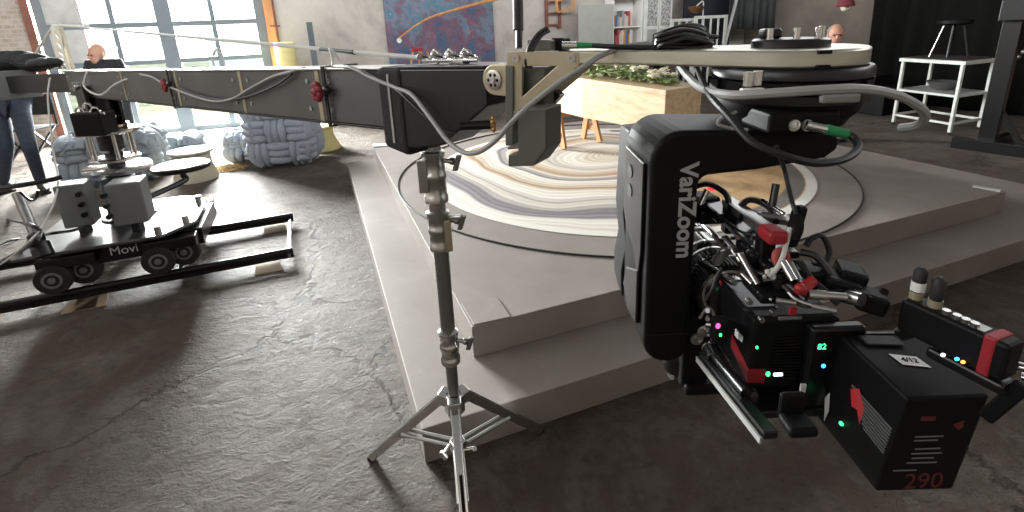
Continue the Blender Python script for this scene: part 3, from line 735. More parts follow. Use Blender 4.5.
for cx_, cy_, d_, sz in ((78, 203, 3.3, (.16, .16, .29)), (131, 200, 3.28, (.19, .19, .28))):
    c = D(cx_, cy_, d_); b = MB().box(c, sz, (rdir, rn, Z)).build('electronics_box', GREYP, dk, bevel=.012)
    for k in range(3): MB().cyl(c+rdir*(.05 if cx_ < 100 else -.10)-rn*(sz[1]/2)+Z*(.08-.07*k), c+rdir*(.05 if cx_ < 100 else -.10)-rn*(sz[1]/2+.03)+Z*(.08-.07*k), .016, n=12).build('socket', BLKS, b, smooth=True)
    MB().bar(V((c.x, c.y, dz+.0)), V((c.x, c.y, c.z-sz[2]/2)), .05, .05).build('box_post', BLKS, dk)
MB().box(cl(.55)-rn*.06, (.19, .12, .28), (rdir, rn, Z)).build('drive_housing', mat('deep_blue_grey', (.035, .042, .055), .45), dk, bevel=.012)
# corner fittings on the deck edge
for u, w in ((uB+.16, .14), (uB+.03, -.02), (uA+.0, .02), (uB+.17, gap-.2)):
    MB().cyl(tr(u, w, dz+.02), tr(u, w, dz+.075), .022, n=14).build('deck_bolt', STEEL, dk, smooth=True)
# steering post with handlebar
p0 = D(42, 250, 2.95); p1 = D(17, 193, 2.95)
stp = MB().cyl(p0, p1, .026, n=14).build('steering_post', DSTEEL, dk, smooth=True)
MB().lathe(p0, p1-p0, [(.05, -.04), (.05, .04), (.04, .05), (.04, .10), (.03, .11)], 16).build('post_socket', BLKS, dk, smooth=True)
MB().tube([D(-18, 190, 2.9), D(17, 186, 2.93), D(45, 181, 3.0), D(62, 177, 3.05)], .014, 8).build('handlebar', BLKS, stp, smooth=True)
MB().tube([D(20, 192, 2.9), D(30, 200, 2.92), D(36, 198, 2.95), D(38, 190, 2.95)], .008, 8).build('brake_lever', BLKS, stp, smooth=True)
# operator seats on arms
for (x, y, d_, r, rim) in ((181, 165, 3.95, .205, BLKS), (126, 166, 3.55, .16, STEEL)):
    c = D(x, y, d_)
    se = MB().lathe(c, Z, [(r*.75, -.04), (r*.97, -.03), (r, -.005), (r*.97, .004)], 36).build('seat', rim, dk, smooth=True)
    MB().lathe(c+Z*.0045, Z, [(r*.93, 0), (r*.90, .006), (.01, .008)], 36).build('seat_top', STEEL if rim == STEEL else CREAM, se, smooth=True)
    MB().cyl(c-Z*.04, V((c.x, c.y, .55)), .022, n=12).build('seat_post', BLKS, dk, smooth=True)
    MB().tube([V((c.x, c.y, .56)), V((c.x, c.y, .52)), V((c.x, c.y, .5)).lerp(cl(.46), .5), cl(.45)], .022, 8).build('seat_arm', BLKS, dk, smooth=True)
cable('cable', [G(-10, 215, .02), G(10, 220, .02), D(28, 224, 2.95), D(40, 232, 2.9), D(30, 245, 2.85), G(0, 262, .02)], .012, CABB, 'fat black cable coiling around the steering post')
cable('cable', [G(-8, 248, .02), G(12, 240, .02), G(30, 238, .02), D(48, 234, 3.0), D(70, 231, 3.15), D(88, 226, 3.3)], .009, CABB, 'black cable running over the dolly deck to the grey electronics box')

# ================================================================== POUFS AND STOOLS
def pouf(name, c, ax, size, nu, m, label, group=None):
    c = V(c); mb = MB(); sx_, sy_, sz_ = size
    core = MB()
    core.ell(c, (sx_*.47, sy_*.47, sz_*.47), ax, 20, 12)
    faces_ = [(-ax[1], ax[0], ax[2], sx_, sz_, sy_), (ax[1], ax[0], ax[2], sx_, sz_, sy_), (-ax[0], ax[1], ax[2], sy_, sz_, sx_), (ax[0], ax[1], ax[2], sy_, sz_, sx_), (ax[2], ax[0], ax[1], sx_, sy_, sz_)]
    for fi, (nn, uu, vv, lu, lv, ln) in enumerate(faces_):
        cu = max(2, round(lu/size[2]*nu)); cv = max(2, round(lv/size[2]*nu))
        du, dv = lu/cu, lv/cv
        def pos(a, b, lift):             # superellipse-rounded face
            x, y = a/(lu/2), b/(lv/2); k = .13*(abs(x)**2.6+abs(y)**2.6)
            q = c+uu*a*(1-.05*abs(y)**3)+vv*b*(1-.05*abs(x)**3)+nn*(ln/2-.055-k*ln*.42+lift)
            return q
        for i in range(cu):
            for j in range(cv):
                a0 = -lu/2+du*(i+.5); b0 = -lv/2+dv*(j+.5); hz = (i+j+fi) % 2
                for k in (-1, 0, 1):
                    if hz: pts = [pos(a0+du*f*.60, b0+dv*k*.31, .055*(1-(f)**2*1.25)) for f in (-1, -.6, 0, .6, 1)]; rr = dv*.205
                    else: pts = [pos(a0+du*k*.31, b0+dv*f*.60, .055*(1-(f)**2*1.25)) for f in (-1, -.6, 0, .6, 1)]; rr = du*.205
                    mb.tube(pts, (lambda t, rr=rr: rr*(.72+.28*math.sin(PI*min(1, max(0, t))))), 10, 4)
    zmin = min(v.co.z for v in mb.bm.verts)
    for v in core.bm.verts: v.co.z = max(v.co.z, zmin+.01)
    t = thing(name, label, 'pouf', (c.x, c.y, 0), group)
    dzv = V((0, 0, .002-zmin))
    for v in mb.bm.verts: v.co += dzv
    for v in core.bm.verts: v.co += dzv
    mb.build('knotted_cover', m, t, smooth=True); core.build('cushion', m, t, smooth=True)
    return t
pg = G(278, 170, 0); pax = (V((math.cos(.12), math.sin(.12), 0)), V((-math.sin(.12), math.cos(.12), 0)), Z)
pouf('knotted_pouf', pg+V((0, .36, .42)), pax, (.74, .70, .84), 3, KNIT, 'big blue grey knotted pouf on the concrete beside the yellow stool')
pouf('knotted_pouf', G(238, 166, 0)+V((0.02, .32, .18)), pax, (.46, .52, .34), 1.4, KNIT, 'low blue grey knotted pouf tucked against the big one')
pouf('knotted_pouf', G(104, 188, 0)+V((0, .30, .27)), (A, B, Z), (.92, .66, .52), 1.8, KNITG, 'grey knotted pouf on the floor behind the crane column')
pouf('knotted_pouf', G(161, 166, 0)+V((0, .35, .15)), (A, B, Z), (.62, .56, .27), 1.2, KNITG, 'low dark grey knotted pouf standing behind the cream spool stool')
def stool(p, m, label, r=.27, h=.40, rb=.20, topm=None):
    t = thing('spool_stool', label, 'stool', p)
    MB().lathe(p, Z, [(r*.98, .002), (r, .02), (rb*1.02, h*.55), (rb, h-.06), (rb*1.05, h-.05)], 36).build('pedestal', m, t, smooth=True)
    MB().lathe(p, Z, [(rb*1.02, h-.05), (r*1.0, h-.028), (r*1.02, h-.02), (r*1.0, h), (.02, h+.003)], 36).build('seat', topm or m, t, smooth=True)
stool(G(197, 179, 0), CREAM, 'cream spool-shaped stool on the floor between the dolly and the poufs', .235, .36, .19)
stool(G(322, 149, 0), YEL, 'pale yellow spool-shaped stool beside the big knotted pouf', .27, .36, .185)
hb = MB(); rr2 = random.Random(9); hc = G(222, 172, 0)
for i in range(160):
    a, r = rr2.uniform(0, 6.28), rr2.random()**.5*.24; p = hc+V((r*math.cos(a), .12+r*.7*math.sin(a), .01+rr2.random()*.06*(1-r/.24)))
    d = V((rr2.uniform(-1, 1), rr2.uniform(-1, 1), rr2.uniform(-.2, .3))).normalized()*rr2.uniform(.03, .07); hb.cyl(p-d, p+d, .004, n=4)
o = hb.build('straw', SOIL); tag(o, 'small heap of straw on the floor between cream stool and pouf', 'straw', kind='stuff')

# ================================================================== PEOPLE
def person(name, label, loc): return thing(name, label, 'person', loc)
def head(c, r, face, up=Z, mskin=SKIN, parent=None):
    """face: the direction looked at."""
    face = V(face).normalized(); sd_ = face.cross(up).normalized()
    mb = MB().ell(c+up*.02-face*.012, (r*.78, r*.98, r*1.02), (sd_, face, up), 20, 14).ell(c-up*r*.45+face*r*.28, (r*.56, r*.58, r*.62), (sd_, face, up), 16, 10)
    mb.ell(c+face*r*.96-up*r*.12, (r*.13, r*.20, r*.24), (sd_, face, up), 10, 7).ell(c+face*r*.78+up*r*.22, (r*.50, r*.16, r*.09), (sd_, face, up), 10, 6)
    for s in (-1, 1): mb.ell(c+sd_*s*r*.80-face*r*.05-up*r*.05, (r*.10, r*.20, r*.30), (sd_, face, up), 8, 6)
    mb.ell(c+face*r*.80-up*r*.52, (r*.26, r*.10, r*.07), (sd_, face, up), 10, 6)
    h = mb.build('head', mskin, parent, smooth=True)
    ey = MB()
    for s in (-1, 1): ey.ell(c+sd_*s*r*.33+face*r*.86+up*r*.08, (r*.12, r*.07, r*.07), (sd_, face, up), 8, 6)
    ey.build('eye', BLK, h, smooth=True)
    return h
def hand(p, d, palm, thumb, parent, s=1., curl=.5):
    """p wrist, d finger direction, palm: palm normal, thumb: side of the thumb."""
    d = V(d).normalized(); palm = V(palm); palm = (palm-d*palm.dot(d)).normalized(); th = V(thumb); th = (th-d*th.dot(d)-palm*th.dot(palm)).normalized()
    J = [(p, .020*s), (p+d*.045*s, (.030*s, .020*s)), (p+d*.085*s, (.034*s, .016*s))]; E_ = [(0, 1), (1, 2)]
    for k, (o_, L) in enumerate(((.030, .070), (.010, .080), (-.010, .075), (-.028, .058))):
        b = p+d*.088*s+th*o_*s; d2 = (d+palm*curl).normalized(); d3 = (d+palm*curl*2.4).normalized(); i = len(J)
        J += [(b, .0095*s), (b+d2*L*.5*s, .0088*s), (b+d2*L*.5*s+d3*L*.5*s, .0075*s)]; E_ += [(2, i), (i, i+1), (i+1, i+2)]
    i = len(J); b = p+d*.035*s+th*.030*s; d2 = (d*.7+th*.7+palm*.25).normalized()
    J += [(b, .012*s), (b+d2*.035*s, .010*s), (b+d2*.035*s+(d+palm*.4).normalized()*.03*s, .0085*s)]; E_ += [(1, i), (i, i+1), (i+1, i+2)]
    return skinned('hand', J, E_, SKIN, parent, 1)
def shoe(p, d, parent):
    d = V(d).normalized(); s_ = V((-d.y, d.x, 0))
    MB().ell(p+d*.07+Z*.045, (.15, .052, .045), (d, s_, Z)).ell(p-d*.02+Z*.07, (.07, .048, .07), (d, s_, Z)).box(p+d*.06+Z*.012, (.27, .088, .022), (d, s_, Z)).build('shoe', SHOE, parent, smooth=True)
# man in jeans, seen from the hips down beside the crane's rear
f1, f2 = G(44, 191, 0), G(6, 193, 0); pj = person('person', 'person in dark jeans and black shoes standing behind the grey weight bucket', (f1+f2)/2)
hip = D(7, 103, 5.5); hipR = hip+V((.12, 0, -.04)); hipL = hip+V((-.12, 0, -.04))
k1 = D(29, 146, 5.35); k2 = D(6, 146, 5.4)
chest = hip+V((-.22, .0, .40)); neck = hip+V((-.30, 0, .56))
J = [(hip, (.16, .11)), (hipR, (.105, .11)), (k1, (.068, .075)), (f1+Z*.11, (.055, .058)), (hipL, (.105, .11)), (k2, (.068, .075)), (f2+Z*.11, (.055, .058))]
skinned('jeans', J, [(0, 1), (1, 2), (2, 3), (0, 4), (4, 5), (5, 6)], DENIM, pj)
J = [(hip+V((-.02, 0, .06)), (.16, .11)), (hip+V((-.10, 0, .24)), (.155, .11)), (chest, (.17, .11)), (neck, .06), (chest+V((.17, -.02, .06)), .062), (hip+V((.10, -.14, .22)), .046), (hip+V((.10, -.32, .20)), .036), (chest+V((-.18, -.02, .04)), .062), (hip+V((-.42, -.1, .16)), .046), (hip+V((-.34, -.28, .10)), .036)]
skinned('jacket', J, [(0, 1), (1, 2), (2, 3), (2, 4), (4, 5), (5, 6), (2, 7), (7, 8), (8, 9)], DCLOTH, pj)
hd = head(neck+V((-.03, -.02, .16)), .105, (.4, -1, -.2), parent=pj)
MB().cyl(neck-Z*.02, neck+V((-.02, -.01, .10)), .052, .048).build('neck', SKIN, pj, smooth=True)
MB().ell(neck+V((-.03, .005, .20)), (.098, .112, .088)).build('hair', HAIR, pj, smooth=True)
hand(hip+V((.10, -.33, .20)), (-.3, -.8, -.3), (0, 0, -1), (-1, 0, 0), pj); hand(hip+V((-.34, -.29, .10)), (.3, -.8, -.3), (0, 0, -1), (1, 0, 0), pj)
shoe(f1, (.75, -.65, 0), pj); shoe(f2, (-.3, -1, 0), pj)
g_ = G(38, 160, 0); dc_ = thing('folding_chair', 'black folding chair standing behind the person in jeans by the brick wall', 'chair', g_)
for sx_, sy_ in ((-.22, -.2), (.22, -.2), (-.22, .2), (.22, .2)): MB().bar(g_+V((sx_, sy_, 0)), g_+V((-sx_*.9, sy_, .46)), .025, .025).build('leg', BLKS, dc_)
MB().box(g_+V((0, 0, .475)), (.50, .44, .025)).build('seat', BLKM, dc_, bevel=.008); MB().box(g_+V((0, .22, .78)), (.50, .03, .30)).build('backrest', BLKM, dc_, bevel=.01)
for s in (-1, 1): MB().bar(g_+V((.24*s, .22, .46)), g_+V((.24*s, .235, .95)), .025, .025).build('back_post', BLKS, dc_)
# bald man in black behind the beam
hc = D(97, 54, 6.5); base = V((hc.x+.06, hc.y, 0)); pm = person('person', 'bald person in black clothes standing behind the beam before the bright door', base)
def pb(x, y, z): return V((base.x+x, base.y+y, z))
hz_ = hc.z
J = [(pb(0, 0, .93), (.165, .115)), (pb(0, .01, 1.12), (.16, .11)), (pb(0, 0, 1.34), (.18, .12)), (pb(-.02, 0, hz_-.19), (.07, .06)), (pb(.19, 0, 1.36), .065), (pb(.29, -.06, 1.08), .048), (pb(.27, -.20, .90), .038), (pb(-.19, 0, 1.36), .065), (pb(-.25, -.08, 1.08), .048), (pb(-.12, -.24, .90), .038)]
skinned('black_top', J, [(0, 1), (1, 2), (2, 3), (2, 4), (4, 5), (5, 6), (2, 7), (7, 8), (8, 9)], DCLOTH, pm)
J = [(pb(0, 0, .92), (.16, .115)), (pb(.10, 0, .84), (.10, .105)), (pb(.14, -.03, .48), .068), (pb(.15, .01, .10), .055), (pb(-.10, 0, .84), (.10, .105)), (pb(-.13, -.03, .48), .068), (pb(-.14, .01, .10), .055)]
skinned('trousers', J, [(0, 1), (1, 2), (2, 3), (0, 4), (4, 5), (5, 6)], DCLOTH, pm)
head(hc, .108, (-.35, -1, -.25), parent=pm)
MB().cyl(pb(-.03, 0, hz_-.22), hc-Z*.06, .056, .052).build('neck', SKIN, pm, smooth=True)
hand(pb(.27, -.21, .90), (-.35, -.5, -.7), (-.6, 0, .4), (-.3, -.6, .5), pm); hand(pb(-.12, -.25, .90), (.35, -.5, -.6), (.6, 0, .4), (.3, -.6, .5), pm)
shoe(pb(.15, .01, 0), (.2, -1, 0), pm); shoe(pb(-.14, .01, 0), (-.2, -1, 0), pm)
# person with glasses behind the round mount
hc = D(836, 35, 6.2); base = V((hc.x, hc.y, 0)); pd = person('person', 'person with grey hair in dark clothes standing behind the round camera mount', base)
hz_ = hc.z
J = [(pb(0, 0, .90), (.16, .115)), (pb(0, 0, 1.10), (.16, .115)), (pb(0, 0, hz_-.32), (.18, .12)), (pb(0, 0, hz_-.16), .062), (pb(.20, 0, hz_-.32), .062), (pb(.24, -.05, hz_-.62), .046), (pb(.14, -.22, hz_-.72), .036), (pb(-.20, 0, hz_-.32), .062), (pb(-.24, -.05, hz_-.62), .046), (pb(-.14, -.22, hz_-.72), .036)]
skinned('dark_jumper', J, [(0, 1), (1, 2), (2, 3), (2, 4), (4, 5), (5, 6), (2, 7), (7, 8), (8, 9)], DCLOTH, pd)
J = [(pb(0, 0, .88), (.155, .11)), (pb(.09, 0, .80), .10), (pb(.11, -.02, .45), .066), (pb(.11, 0, .10), .052), (pb(-.09, 0, .80), .10), (pb(-.11, -.02, .45), .066), (pb(-.11, 0, .10), .052)]
skinned('trousers', J, [(0, 1), (1, 2), (2, 3), (0, 4), (4, 5), (5, 6)], DCLOTH, pd)
h_ = head(hc, .108, (-.45, -1, -.1), mskin=SKIN2, parent=pd)
MB().ell(hc+V((.012, .03, .045)), (.093, .10, .085)).build('hair', mat('grey_hair', (.16, .15, .14), .8), pd, smooth=True)
MB().cyl(pb(0, 0, hz_-.2), hc-Z*.06, .054, .05).build('neck', SKIN2, pd, smooth=True)
hand(pb(.14, -.23, hz_-.72), (-.5, -.8, 0), (0, .1, -1), (-.6, .5, 0), pd); hand(pb(-.14, -.23, hz_-.72), (.5, -.8, 0), (0, .1, -1), (.6, .5, 0), pd)
shoe(pb(.11, 0, 0), (.2, -1, 0), pd); shoe(pb(-.11, 0, 0), (-.2, -1, 0), pd)

# ================================================================== ALONG THE LONG WALL
def wa(x, y, off=0.):                         # point under pixel (x, y) on a plane off metres in front of the long wall
    q = ray(x, y); k = (BW-off-EYE.dot(B))/q.dot(B); return EYE+q*k
def rect_on_wall(name, px, py0, px1, py1, off, th, m, parent=None, bevel=0):
    p = wa(px, py0, off); q = wa(px1, py1, off); a0, a1 = sorted((p.dot(A), q.dot(A))); z0, z1 = sorted((p.z, q.z))
    return boxab(MB(), a0, a1, BW-off-th, BW-off, z0, z1).build(name, m, parent, bevel=bevel)
pa0, pa1 = wa(387, 40, .02).dot(A), wa(494, 40, .02).dot(A); zlow = wa(430, 76, .02).z
pt = boxab(MB(), pa0, pa1, BW-.05, BW-.015, zlow, 3.4); o = pt.build('painting', CANVAS, bevel=.004)
tag(o, 'large unframed abstract painting in blues, greens and reds on the plaster wall', 'painting')
c0, c1, c2, c3 = wa(399, 38, .5), wa(425, 20, .55), wa(458, 9, .6), wa(492, 0, .65)
o = MB().tube([c0, c1, c2, c3, c3+(c3-c2)*.6], lambda t: .012+.03*t, 8).build('branch', ORNG, smooth=True)
tag(o, 'long bent bare branch arching across the abstract painting', 'branch')
bt = MB()
for k in range(7): bt.ell(c0+V((.03*math.cos(k), 0, -.05+.03*math.sin(k*2.1))), .022, u=8, v=6)
tag(bt.build('hanging_ornament', WPAINT, smooth=True), 'small pale cluster hanging from the tip of the bent branch', 'ornament')
# red framed chair silhouette seen over the beam
rc = thing('folding_chair', 'little wooden folding chair with a red cushion in front of the painting', 'chair', V((wa(416, 60, .9).x, wa(416, 60, .9).y, 0)))
def q_(x, y, o_): return wa(x, y, o_)
for x0, x1, o_ in ((413, 410, .95), (421, 426, .95), (419, 420, .75), (427, 432, .75)):
    t_ = q_(x0, 51, o_); b_ = q_(x1, 70, o_); b_ = t_+(b_-t_)*((t_.z)/(t_.z-b_.z)); MB().bar(t_, b_, .03, .03).build('leg', ORNG, rc)
MB().bar(q_(411, 50, .95), q_(423, 49, .95), .05, .16).build('cushion', RED, rc, bevel=.02)
# yellow drum on a shelf bracket, pipe and steel profile
dc = wa(288, 68, .35); dt = wa(288, 42, .35)
dm = thing('drum', 'pale yellow cylindrical drum standing by the orange door post', 'drum', V((dc.x, dc.y, 0)))
MB().lathe(V((dc.x, dc.y, 0)), Z, [(.17, dt.z-.52), (.175, dt.z-.51), (.17, dt.z-.26), (.175, dt.z-.01), (.17, dt.z), (.01, dt.z+.002)], 28).build('drum_shell', YEL, dm, smooth=True)
MB().lathe(V((dc.x, dc.y, 0)), Z, [(.15, 0), (.15, dt.z-.525)], 24).build('plinth', CREAM, dm)
pp = wa(272, 0, .05); tag(MB().cyl(V((pp.x, pp.y, .0)), V((pp.x, pp.y, 3.2)), .018, n=10).bar(wa(270, 26, .05), wa(280, 26, .05), .03, .03).build('wall_pipe', RUST, smooth=True), 'thin rust coloured pipe running up the plaster beside the orange post', 'pipe')
s1 = wa(309, 22, .4); s0 = V((s1.x, s1.y, 0)); n_ = thing('steel_post', 'blue grey open steel channel post standing against the plaster wall', 'post', s0)
MB().box((s0+s1)/2, (.10, .012, s1.z), AX).box((s0+s1)/2+A*.045+B*-.03, (.012, .07, s1.z), AX).box((s0+s1)/2-A*.045+B*-.03, (.012, .07, s1.z), AX).build('channel', FRAMEG, n_)
MB().box(s0+Z*.006, (.22, .22, .012), AX).build('base_plate', FRAMEG, n_)
# ladder, frame, board
l0, l1 = wa(549, 0, .12), wa(556, 28, .12)
ld_ = thing('ladder', 'narrow red brown wooden ladder hung on the wall above the tan bracket', 'ladder', (l0+l1)/2)
a0, a1 = wa(547, 10, .1).dot(A), wa(560, 10, .1).dot(A)
zb_, zt_ = wa(555, 29, .1).z, 3.2
for a_ in (a0, a1): boxab(MB(), a_-.03, a_+.03, BW-.10, BW-.05, zb_, zt_).build('rail', RUST, ld_)
k = 0
z_ = zb_+.09
while z_ < zt_: boxab(MB(), a0, a1, BW-.09, BW-.06, z_-.02, z_+.02).build('rung', RUST, ld_); z_ += .24
fo = thing('picture_frame', 'empty orange wooden frame leaning on the narrow ladder', 'frame', wa(566, 5, .2))
fp = [wa(556, 1, .2), wa(573, -3, .2), wa(574, 9, .2), wa(558, 12, .2)]
mb = MB()
for i in range(4): mb.bar(fp[i], fp[(i+1) % 4], .05, .03)
mb.build('moulding', ORNG, fo)
o = rect_on_wall('board', 578, 5, 612, 62, .45, .04, PANEL, bevel=.004)
tag(o, 'plain pale grey board standing in front of the white shelf unit', 'board')
# extend to the floor
for v in o.data.vertices:
    if v.co.z < 1.9: v.co.z = .002
# white open shelf unit
p, q = wa(612, 4, .4), wa(641, 50, .4); a0, a1 = p.dot(A)+.02, q.dot(A)
su = thing('shelf_unit', 'white open shelf unit filled with books and small things', 'shelf', wp((a0+a1)/2, BW-.25))
zt_ = 2.75
for a_ in (a0+.015, a1-.015): boxab(MB(), a_-.015, a_+.015, BW-.42, BW-.06, 0, zt_).build('side_panel', SHELFW, su)
boxab(MB(), a0+.03, a1-.03, BW-.075, BW-.06, 0, zt_).build('back_panel', SHELFW, su)
shz = [.1, .5, .9, wa(625, 46, .4).z, wa(625, 27, .4).z, wa(625, 27, .4).z+.62, zt_-.03]
for z_ in shz: boxab(MB(), a0+.03, a1-.03, BW-.41, BW-.075, z_-.015, z_+.015).build('shelf_board', SHELFW, su)
bc = [mat('book_%d' % i, c, .6) for i, c in enumerate(((.45, .06, .08), (.06, .14, .34), (.55, .50, .42), (.03, .03, .035), (.30, .32, .34), (.55, .25, .06)))]
rb_ = random.Random(4); wordc = ('red', 'blue', 'cream', 'black', 'grey', 'orange')
words_ = ('wedged near the grey board', 'with others in the middle of its shelf', 'by the far side of its shelf', 'standing first in its row', 'squeezed between taller ones', 'leaning in its row')
for si in (3, 4):
    a_ = a0+.05; k = 0
    while a_ < a1-.10 and k < 9:
        w_ = rb_.uniform(.035, .07); h_b = rb_.uniform(.20, .36); ci = rb_.randrange(6)
        o = boxab(MB(), a_, a_+w_, BW-.36, BW-.14, shz[si]+.016, shz[si]+.016+h_b).build('book', bc[ci], bevel=.003)
        tag(o, '%s book standing on the %s shelf of the white unit' % (wordc[ci], 'lower' if si == 3 else 'upper'), 'book', '%s books on the %s shelf' % (wordc[ci], 'lower' if si == 3 else 'upper'))
        a_ += w_+.006; k += 1
# glass-fronted cabinet with a patterned curtain
p, q = wa(642, 0, .5), wa(672, 40, .5); a0, a1 = a1+.02, q.dot(A)
gc = thing('display_cabinet', 'tall white cabinet with mottled silver glass doors beside the shelf unit', 'cabinet', wp((a0+a1)/2, BW-.3))
boxab(MB(), a0, a1, BW-.46, BW-.05, 0, 3.0).build('carcass', WPAINT, gc, bevel=.004)
mg = mat('mottled_silver_glass', (.12, .12, .12), .25, .2, scale=26, col2=(.75, .75, .72))
am = (a0+a1)/2
for s0_, s1_ in ((a0+.03, am-.01), (am+.01, a1-.03)):
    d_ = boxab(MB(), s0_, s1_, BW-.485, BW-.465, .9, 2.95).build('door', WPAINT, gc)
    boxab(MB(), s0_+.04, s1_-.04, BW-.49, BW-.486, wa(650, 26, .5).z, 2.9).build('pane', mg, d_)
    boxab(MB(), s0_+.04, s1_-.04, BW-.49, BW-.486, .95, wa(650, 28, .5).z-.03).build('lower_pane', LGREY, d_)
# dark screen, white lattice frames, chest, copper pan
p, q = wa(688, 5, .5), wa(733, 30, .5); o = boxab(MB(), p.dot(A), q.dot(A), BW-.4, BW-.34, .002, wa(700, -4, .4).z+.5).build('backing_board', mat('navy_black_board', (.018, .02, .03), .6), bevel=.004)
tag(o, 'tall navy black board standing behind the white lattice frames', 'board')
def lattice(x0, x1, y0, off, label, nb, m=WPAINT):
    p, q = wa(x0, y0, off), wa(x1, y0, off); a0, a1 = p.dot(A), q.dot(A); zt = p.z
    t = thing('lattice_frame', label, 'frame', wp((a0+a1)/2, BW-off))
    for a_ in (a0, a1): boxab(MB(), a_-.035, a_+.035, BW-off-.03, BW-off+.02, 0, zt).build('upright', m, t)
    for z_ in (zt-.03, .10): boxab(MB(), a0+.036, a1-.036, BW-off-.028, BW-off+.018, z_-.035, z_+.03).build('crossbar', m, t)
    for i in range(nb):
        a_ = a0+(a1-a0)*(i+1)/(nb+1); boxab(MB(), a_-.02, a_+.02, BW-off-.015, BW-off+.01, .131, zt-.066).build('slat', m, t)
lattice(672, 694, 19, .75, 'white wooden lattice frame standing before the silver glass cabinet', 2)
lattice(696, 726, 16, .95, 'white barred frame leaning by the charcoal curtain', 3)
p, q = wa(640, 66, 1.6), wa(672, 66, 1.6); ch_ = thing('wooden_chest', 'brown wooden chest with a dark lid behind the coffin flowers', 'chest', wp((p.dot(A)+q.dot(A))/2, BW-1.3))
boxab(MB(), p.dot(A), q.dot(A), BW-1.6, BW-1.0, .002, p.z-.02).build('chest_body', BROWNP, ch_, bevel=.01); boxab(MB(), p.dot(A)-.03, q.dot(A)+.03, BW-1.63, BW-.97, p.z-.019, p.z+.05).build('lid', DARKW, ch_, bevel=.01)
pn = wa(696, 9, .5+.45); hk = thing('copper_pan', 'round copper pan hanging from a pale hook before the navy board', 'pan', pn)
MB().lathe(pn+V((0, 0, .06)), -Z, [(.17, 0), (.165, .05), (.12, .12), (.03, .15)], 24).build('bowl', COPPER, hk, smooth=True)
ph = pn+A*.2; MB().tube([ph+Z*-.35, ph+Z*.10, ph+Z*.16-A*.04, ph+Z*.12-A*.10, pn+Z*.06], .014, 8).build('hook', WPAINT, hk, smooth=True)
# charcoal curtain in folds
def curtain(name, p, q, z0, z1, folds, amp, m, label):
    p, q = V(p), V(q); d = (q-p); L = d.length; d.normalize(); n_ = V((-d.y, d.x, 0)); N = folds*10; vs = []; fs = []
    for j in range(9):
        z = z0+(z1-z0)*j/8
        for i in range(N+1):
            u = i/N; a = amp*(.75+.25*math.sin(u*17))*math.sin(2*PI*folds*u+.6*math.sin(u*9)); vs.append(p+d*(u*L+.02*math.sin(j*.9+u*20))+n_*(a*(1+.15*math.sin(j+u*5)))+Z*z)
    for j in range(8):
        for i in range(N): k = j*(N+1)+i; fs.append((k, k+1, k+N+2, k+N+1))
    o = MB().faces(vs, fs).build(name, m, smooth=True); s = o.modifiers.new('cloth', 'SOLIDIFY'); s.thickness = .01
    return tag(o, label, 'curtain')
curtain('curtain', wa(728, 30, 1.0), wa(778, 30, .9), .02, 3.6, 7, .07, DARKC, 'charcoal curtain hanging in folds beside the white barred frame')
# tilted grey pole along the curtain edge
tag(MB().bar(V((wa(722, 60, 1.2).x, wa(722, 60, 1.2).y, .0))+A*-.2, wa(738, -6, 1.15), .05, .05).build('pole', LGREY), 'pale pole leaning against the edge of the charcoal curtain', 'pole')

# ================================================================== DARK SIDE OF THE HALL
bcr = wp(9.9, 9.6); 
curtain('curtain', wp(9.6, 6.5), wp(9.6, 1.2), .02, 3.8, 12, .10, mat('black_drape', (.007, .007, .0065), .95, spec=.05), 'black drape hanging behind the white steel table')
rl_ = D(846, 2, 7.0); lp = thing('red_lamp', 'small red and white lamp hanging high before the dim wall', 'lamp', rl_)
MB().lathe(rl_+Z*.02, -Z, [(.03, -.03), (.09, 0), (.12, .07), (.11, .08)], 20).build('shade', mat('dark_red_enamel', (.12, .015, .02), .4), lp, smooth=True)
MB().ell(rl_-Z*.07, (.06, .06, .06)).build('bulb', CREAM, lp, smooth=True); MB().cyl(rl_+Z*.05, rl_+Z*1.2, .006, n=6).build('flex', CABB, lp)
# white steel table with a basin
tL, tR = G(893, 124, 0), G(949, 134.5, 0); th_ = .90
u_ = (tR-tL).normalized(); v_ = V((-u_.y, u_.x, 0)); v_ = v_ if v_.y > 0 else -v_; v_ = V((.93, .36, 0)); Lt = (tR-tL).length
print('table', tL, tR, Lt)
# long side runs from tL to tR; depth runs away into the hall
tb = thing('steel_table', 'white painted steel frame table with a dark top before the black drape', 'table', (tL+tR)/2+v_*.3)
def tp(u, w, z): return tL+u_*(u*Lt)+v_*w+Z*z
for u, w in ((0, 0), (1, 0), (0, .65), (1, .65)):
    lg = MB().bar(tp(u, w, .03), tp(u, w, th_), .035, .035, u_).build('leg', WPAINT, tb); MB().cyl(tp(u, w, 0), tp(u, w, .03), .02, n=10).build('foot', BLKS, lg)
for z, us in ((.14, 0), (.50, 0)):
    MB().bar(tp(0.02, 0, z), tp(.98, 0, z), .03, .03).build('rail', WPAINT, tb); MB().bar(tp(0.02, .65, z), tp(.98, .65, z), .03, .03).build('rail', WPAINT, tb)
    for u in (0, 1): MB().bar(tp(u, .02, z), tp(u, .63, z), .03, .03).build('rail', WPAINT, tb)
c = [tp(-.06, -.04, 0), tp(1.06, -.04, 0), tp(1.06, .70, 0), tp(-.06, .70, 0)]
MB().prism([p+Z*th_ for p in c], Z*.045).build('table_top', WPAINT, tb, bevel=.004)
MB().prism([p.lerp((c[0]+c[2])/2, .10)+Z*(th_+.046) for p in c], Z*.012).build('top_sheet', DARKW, tb, bevel=.003)
mb = MB(); ct = (c[0]+c[2])/2
